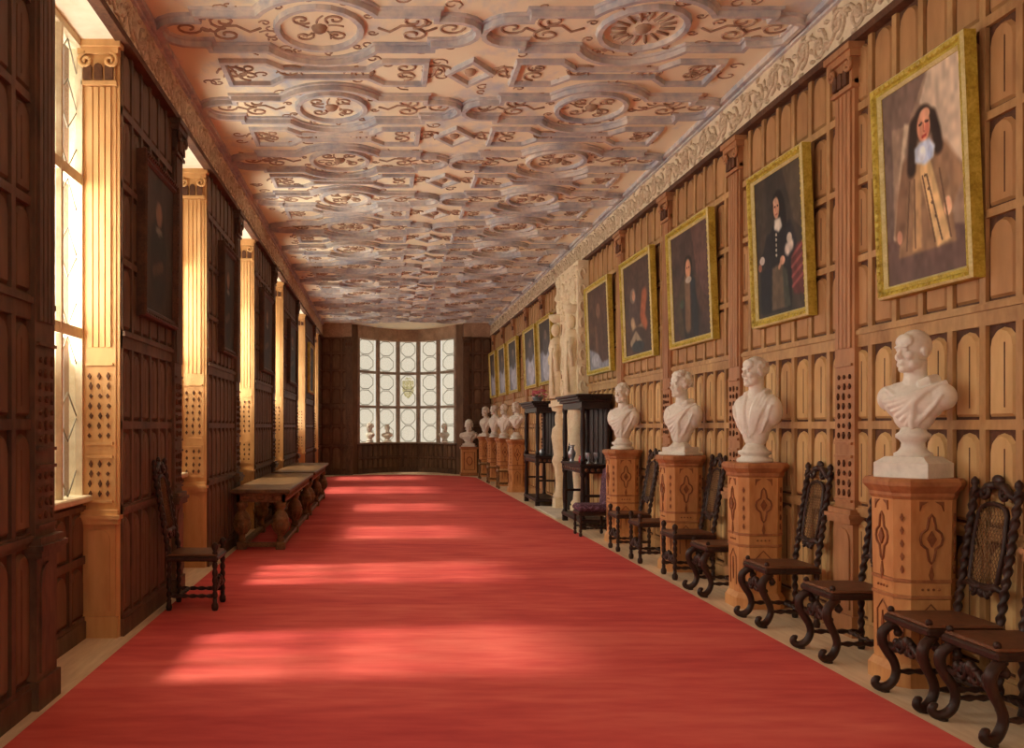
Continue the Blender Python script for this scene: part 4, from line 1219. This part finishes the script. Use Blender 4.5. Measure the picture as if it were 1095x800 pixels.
# ------------------------------------------------------------------ fireplace with carved overmantel
r = thing('fireplace', 'tall carved pale stone fireplace and overmantel on the right wall between black cupboards', 'fireplace', (XR, 17.27, 0))
def FP(u, w, h): return (-.05 - h, u, w)
m = MB()
m.plate([(-.75, 0), (.75, 0), (.75, 1.75), (-.75, 1.75)], -.045, .06, FP); m.build('surround', M['alabaster'], r)
m = MB(); m.plate(arch_poly(-.48, .48, 0.02, 1.35, 8), .055, .07, FP); m.build('fire_opening', M['black'], r)
for e in (-1, 1):
    m = MB()
    m.plate([(e * .86 - .16, 0), (e * .86 + .16, 0), (e * .86 + .16, .2), (e * .86 - .16, .2)], -.045, .24, FP)
    m.lathe([(.12, .2), (.14, .26), (.1, .32), (.085, .5), (.11, .8), (.16, .92), (.14, 1.0), (.12, 1.05), (.14, 1.2), (.17, 1.4), (.15, 1.55), (.09, 1.62), (.1, 1.7), (.1, 1.8), (.07, 1.88), (.15, 1.9), (.17, 1.98)], (-.17, e * .86, 0), 16)
    for k in range(3): m.tube([(-.17 - .12, e * .86 + u, w) for u, w in spiral(0, .95 + k * .25, .07, .015, k, 1.3)], .016, 6)
    m.build('carved_term', M['alabaster'], r)
m = MB(); m.plate([(-1.08, 1.98), (1.08, 1.98), (1.08, 2.04), (-1.08, 2.04)], -.045, .3, FP); m.plate([(-1.04, 2.04), (1.04, 2.04), (1.04, 2.1), (-1.04, 2.1)], -.045, .27, FP)
m.plate([(-1.0, 1.75), (1.0, 1.75), (1.0, 1.98), (-1.0, 1.98)], -.045, .1, FP); m.build('mantel_shelf', M['alabaster'], r)
m = MB(); m.plate([(-1.0, 2.1), (1.0, 2.1), (1.0, 4.5), (-1.0, 4.5)], -.045, .16, FP); om = m.build('overmantel', M['alabaster'], r)
m = MB(); rr = random.Random(3)
for e in (-1, 1):
    # standing carved figures at each side, with heads, bodies and drapery
    c = e * .72
    m.lathe([(.16, 2.14), (.15, 2.3), (.12, 2.6), (.15, 2.9), (.18, 3.1), (.15, 3.25), (.07, 3.32)], (-.24, c, 0), 14)
    m.ell((-.28, c, 3.45), (.09, .1, .13), 12, 8)
    for k in range(4): m.tube([(-.36, c - .12 + k * .06, 3.1), (-.37, c - .06 + k * .04, 2.7), (-.36, c - .14 + k * .09, 2.2)], .025, 6)
    m.tube([(-.28, c + .14, 3.15), (-.36, c + .2, 2.9), (-.38, c + .05, 2.8)], [.05, .045, .03], 7)
    m.tube([(-.28, c - .14, 3.15), (-.34, c - .22, 2.95), (-.28, c - .2, 2.65)], [.05, .045, .03], 7)
    m.lathe([(.1, 3.6), (.16, 3.66), (.18, 3.74)], (-.24, c, 0), 12)
    for k in range(5): m.tube([FP(u, w, .17) for u, w in spiral(e * .34, 2.3 + k * .46, .16, .03, k * 1.3, e * 1.5)], .028, 6)
    for k in range(3): m.tube([FP(u, w, .17) for u, w in spiral(e * .72, 3.9 + k * .22, .12, .03, k * 2, -e * 1.3)], .03, 6)
for k in range(60):
    m.ell(FP(rr.uniform(-.95, .95), rr.uniform(3.75, 4.45), .16), (rr.uniform(.03, .06), rr.uniform(.03, .09), rr.uniform(.03, .08)), 8, 6)
for k in range(40):
    m.ell(FP(rr.uniform(-.5, .5), rr.uniform(2.2, 3.7), .16), (rr.uniform(.02, .05), rr.uniform(.03, .07), rr.uniform(.03, .07)), 8, 6)
m.tube([FP(.26 * math.cos(2 * PI * k / 20), 3.0 + .5 * math.sin(2 * PI * k / 20), .17) for k in range(20)], .045, 7, closed=True)
# carving on the returns (sides) too
for k in range(8):
    zz = 2.3 + k * .28
    m.tube([(-.05 - .08 + .05 * math.cos(t * .8), -1.005, zz + .09 * math.sin(t * .8)) for t in range(7)], .02, 6)
m.build('figure_carving', M['alabaster'], om)
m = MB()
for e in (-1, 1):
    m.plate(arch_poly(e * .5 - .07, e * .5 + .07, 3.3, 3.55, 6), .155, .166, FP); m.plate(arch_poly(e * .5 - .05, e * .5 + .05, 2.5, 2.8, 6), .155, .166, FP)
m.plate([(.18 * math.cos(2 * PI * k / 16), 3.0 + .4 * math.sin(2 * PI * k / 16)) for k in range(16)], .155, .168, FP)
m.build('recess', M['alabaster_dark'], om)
m = MB(); m.bbox((-.62, -1.15, 0.0), (-.06, 1.15, .03), .006); m.build('hearth', M['hearth'], r)

# ------------------------------------------------------------------ long tables on the left
def make_table(label, loc, L_, wd, h):
    r = thing('long_table', label, 'table', loc, 0, 'long oak tables under the windows')
    m = MB(); m.bbox((-wd / 2, -L_ / 2, h - .055), (wd / 2, L_ / 2, h), .012); m.build('tabletop', M['oak_table'], r)
    m = MB(); a, b = wd / 2 - .07, L_ / 2 - .1
    m.box((-a, -b, h - .17), (a, -b + .04, h - .05)); m.box((-a, b - .04, h - .17), (a, b, h - .05)); m.box((-a, -b, h - .17), (-a + .04, b, h - .05)); m.box((a - .04, -b, h - .17), (a, b, h - .05))
    n = int(L_ / .18)
    for k in range(n):
        y = -b + .1 + (2 * b - .2) * k / (n - 1); m.ell((a, y, h - .11), (.012, .05, .035), 8, 6)
    for k in range(3): m.ell((-.2 + k * .2, -b, h - .11), (.06, .012, .035), 8, 6)
    m.build('frieze_rail', M['table_leg'], r)
    for y in (-b + .06, 0, b - .06):
        for x in (-a + .06, a - .06):
            m = MB(); m.bbox((x - .06, y - .06, 0), (x + .06, y + .06, .1), .008)
            m.lathe([(.04, .1), (.06, .12), (.04, .15), (.045, .19), (.1, .27), (.115, .34), (.1, .37), (.11, .385), (.105, .4), (.08, .46), (.045, .5), (.05, .53), (.075, .55), (.07, h - .16)], (x, y, 0), 16)
            for j in range(10):
                t = 2 * PI * j / 10
                m.tube([(x + .05 * math.cos(t), y + .05 * math.sin(t), .2), (x + .1 * math.cos(t), y + .1 * math.sin(t), .27), (x + .115 * math.cos(t), y + .115 * math.sin(t), .34)], .012, 5)
            m.build('leg', M['table_leg'], r)
    m = MB()
    for x in (-a + .06, a - .06): m.bbox((x - .04, -b + .1, .03), (x + .04, b - .1, .09), .008)
    for y in (-b + .06, b - .06): m.bbox((-a + .1, y - .04, .03), (a - .1, y + .04, .09), .008)
    m.build('stretcher', M['table_leg'], r)
    return r
tb = make_table('long dark oak table with bulbous carved legs by the left windows, the nearer one', (-1.55, 14.0, .015), 4.2, .76, .78)
dup(tb, 'long dark oak table with bulbous legs by the left windows, the farther one', (-1.55, 18.6, .015))

# ------------------------------------------------------------------ camera
cam = bpy.data.cameras.new('camera'); co = bpy.data.objects.new('camera', cam); COL.objects.link(co)
co.location = (0, 0, EYE); co.rotation_euler = (PI / 2, 0, 0)
cam.sensor_width = 36; cam.lens = 1000 / 1095 * 36
cam.shift_x = (547.5 - 408) / 1095; cam.shift_y = (456 - 400) / 1095
cam.clip_start = .05; cam.clip_end = 200
SC.camera = co

# ------------------------------------------------------------------ light
w = bpy.data.worlds.new('sky'); SC.world = w; w.use_nodes = True
bg = w.node_tree.nodes['Background']; bg.inputs[0].default_value = (1.0, .93, .80, 1); bg.inputs[1].default_value = .92

sun = bpy.data.lights.new('sun', 'SUN'); sun.energy = 5.5; sun.color = (1, .93, .8); sun.angle = math.radians(7)
so = bpy.data.objects.new('sun', sun); COL.objects.link(so)
so.rotation_euler = Vector((1, .12, -1.25)).to_track_quat('-Z', 'Y').to_euler()

def area(name, loc, direction, sx, sy, power, col=(1, .985, .95)):
    l = bpy.data.lights.new(name, 'AREA'); l.shape = 'RECTANGLE'; l.size = sx; l.size_y = sy; l.energy = power; l.color = col
    o = bpy.data.objects.new(name, l); COL.objects.link(o); o.location = loc
    o.rotation_euler = Vector(direction).to_track_quat('-Z', 'Z').to_euler()
    return o
for a, b in WINS:
    area('window_daylight', (XL - .5, (a + b) / 2, (SILL + ZF) / 2), (1, 0, 0.22), b - a, ZF - SILL, 310 * (b - a) / 1.5 * (.68 if b < 4 else .38 if a > 21 else .8 if a > 17 else 1.06))
area('window_daylight', (.85, 33.4, 2.8), (0, -1, 0), 3.2, 3.4, 20)
area('window_daylight', (.8, YN - .4, 2.8), (0, 1, 0), 4.4, 3.6, 60)  # frontal fill added behind the viewer, outside the added window

SC.view_settings.view_transform = 'Standard'; SC.view_settings.look = 'None'
SC.view_settings.exposure = 0.0; SC.view_settings.gamma = 1.0; SC.view_settings.use_curve_mapping = False
SC.cycles.max_bounces = 8; SC.cycles.diffuse_bounces = 5; SC.cycles.transparent_max_bounces = 8
SC.cycles.use_denoising = True
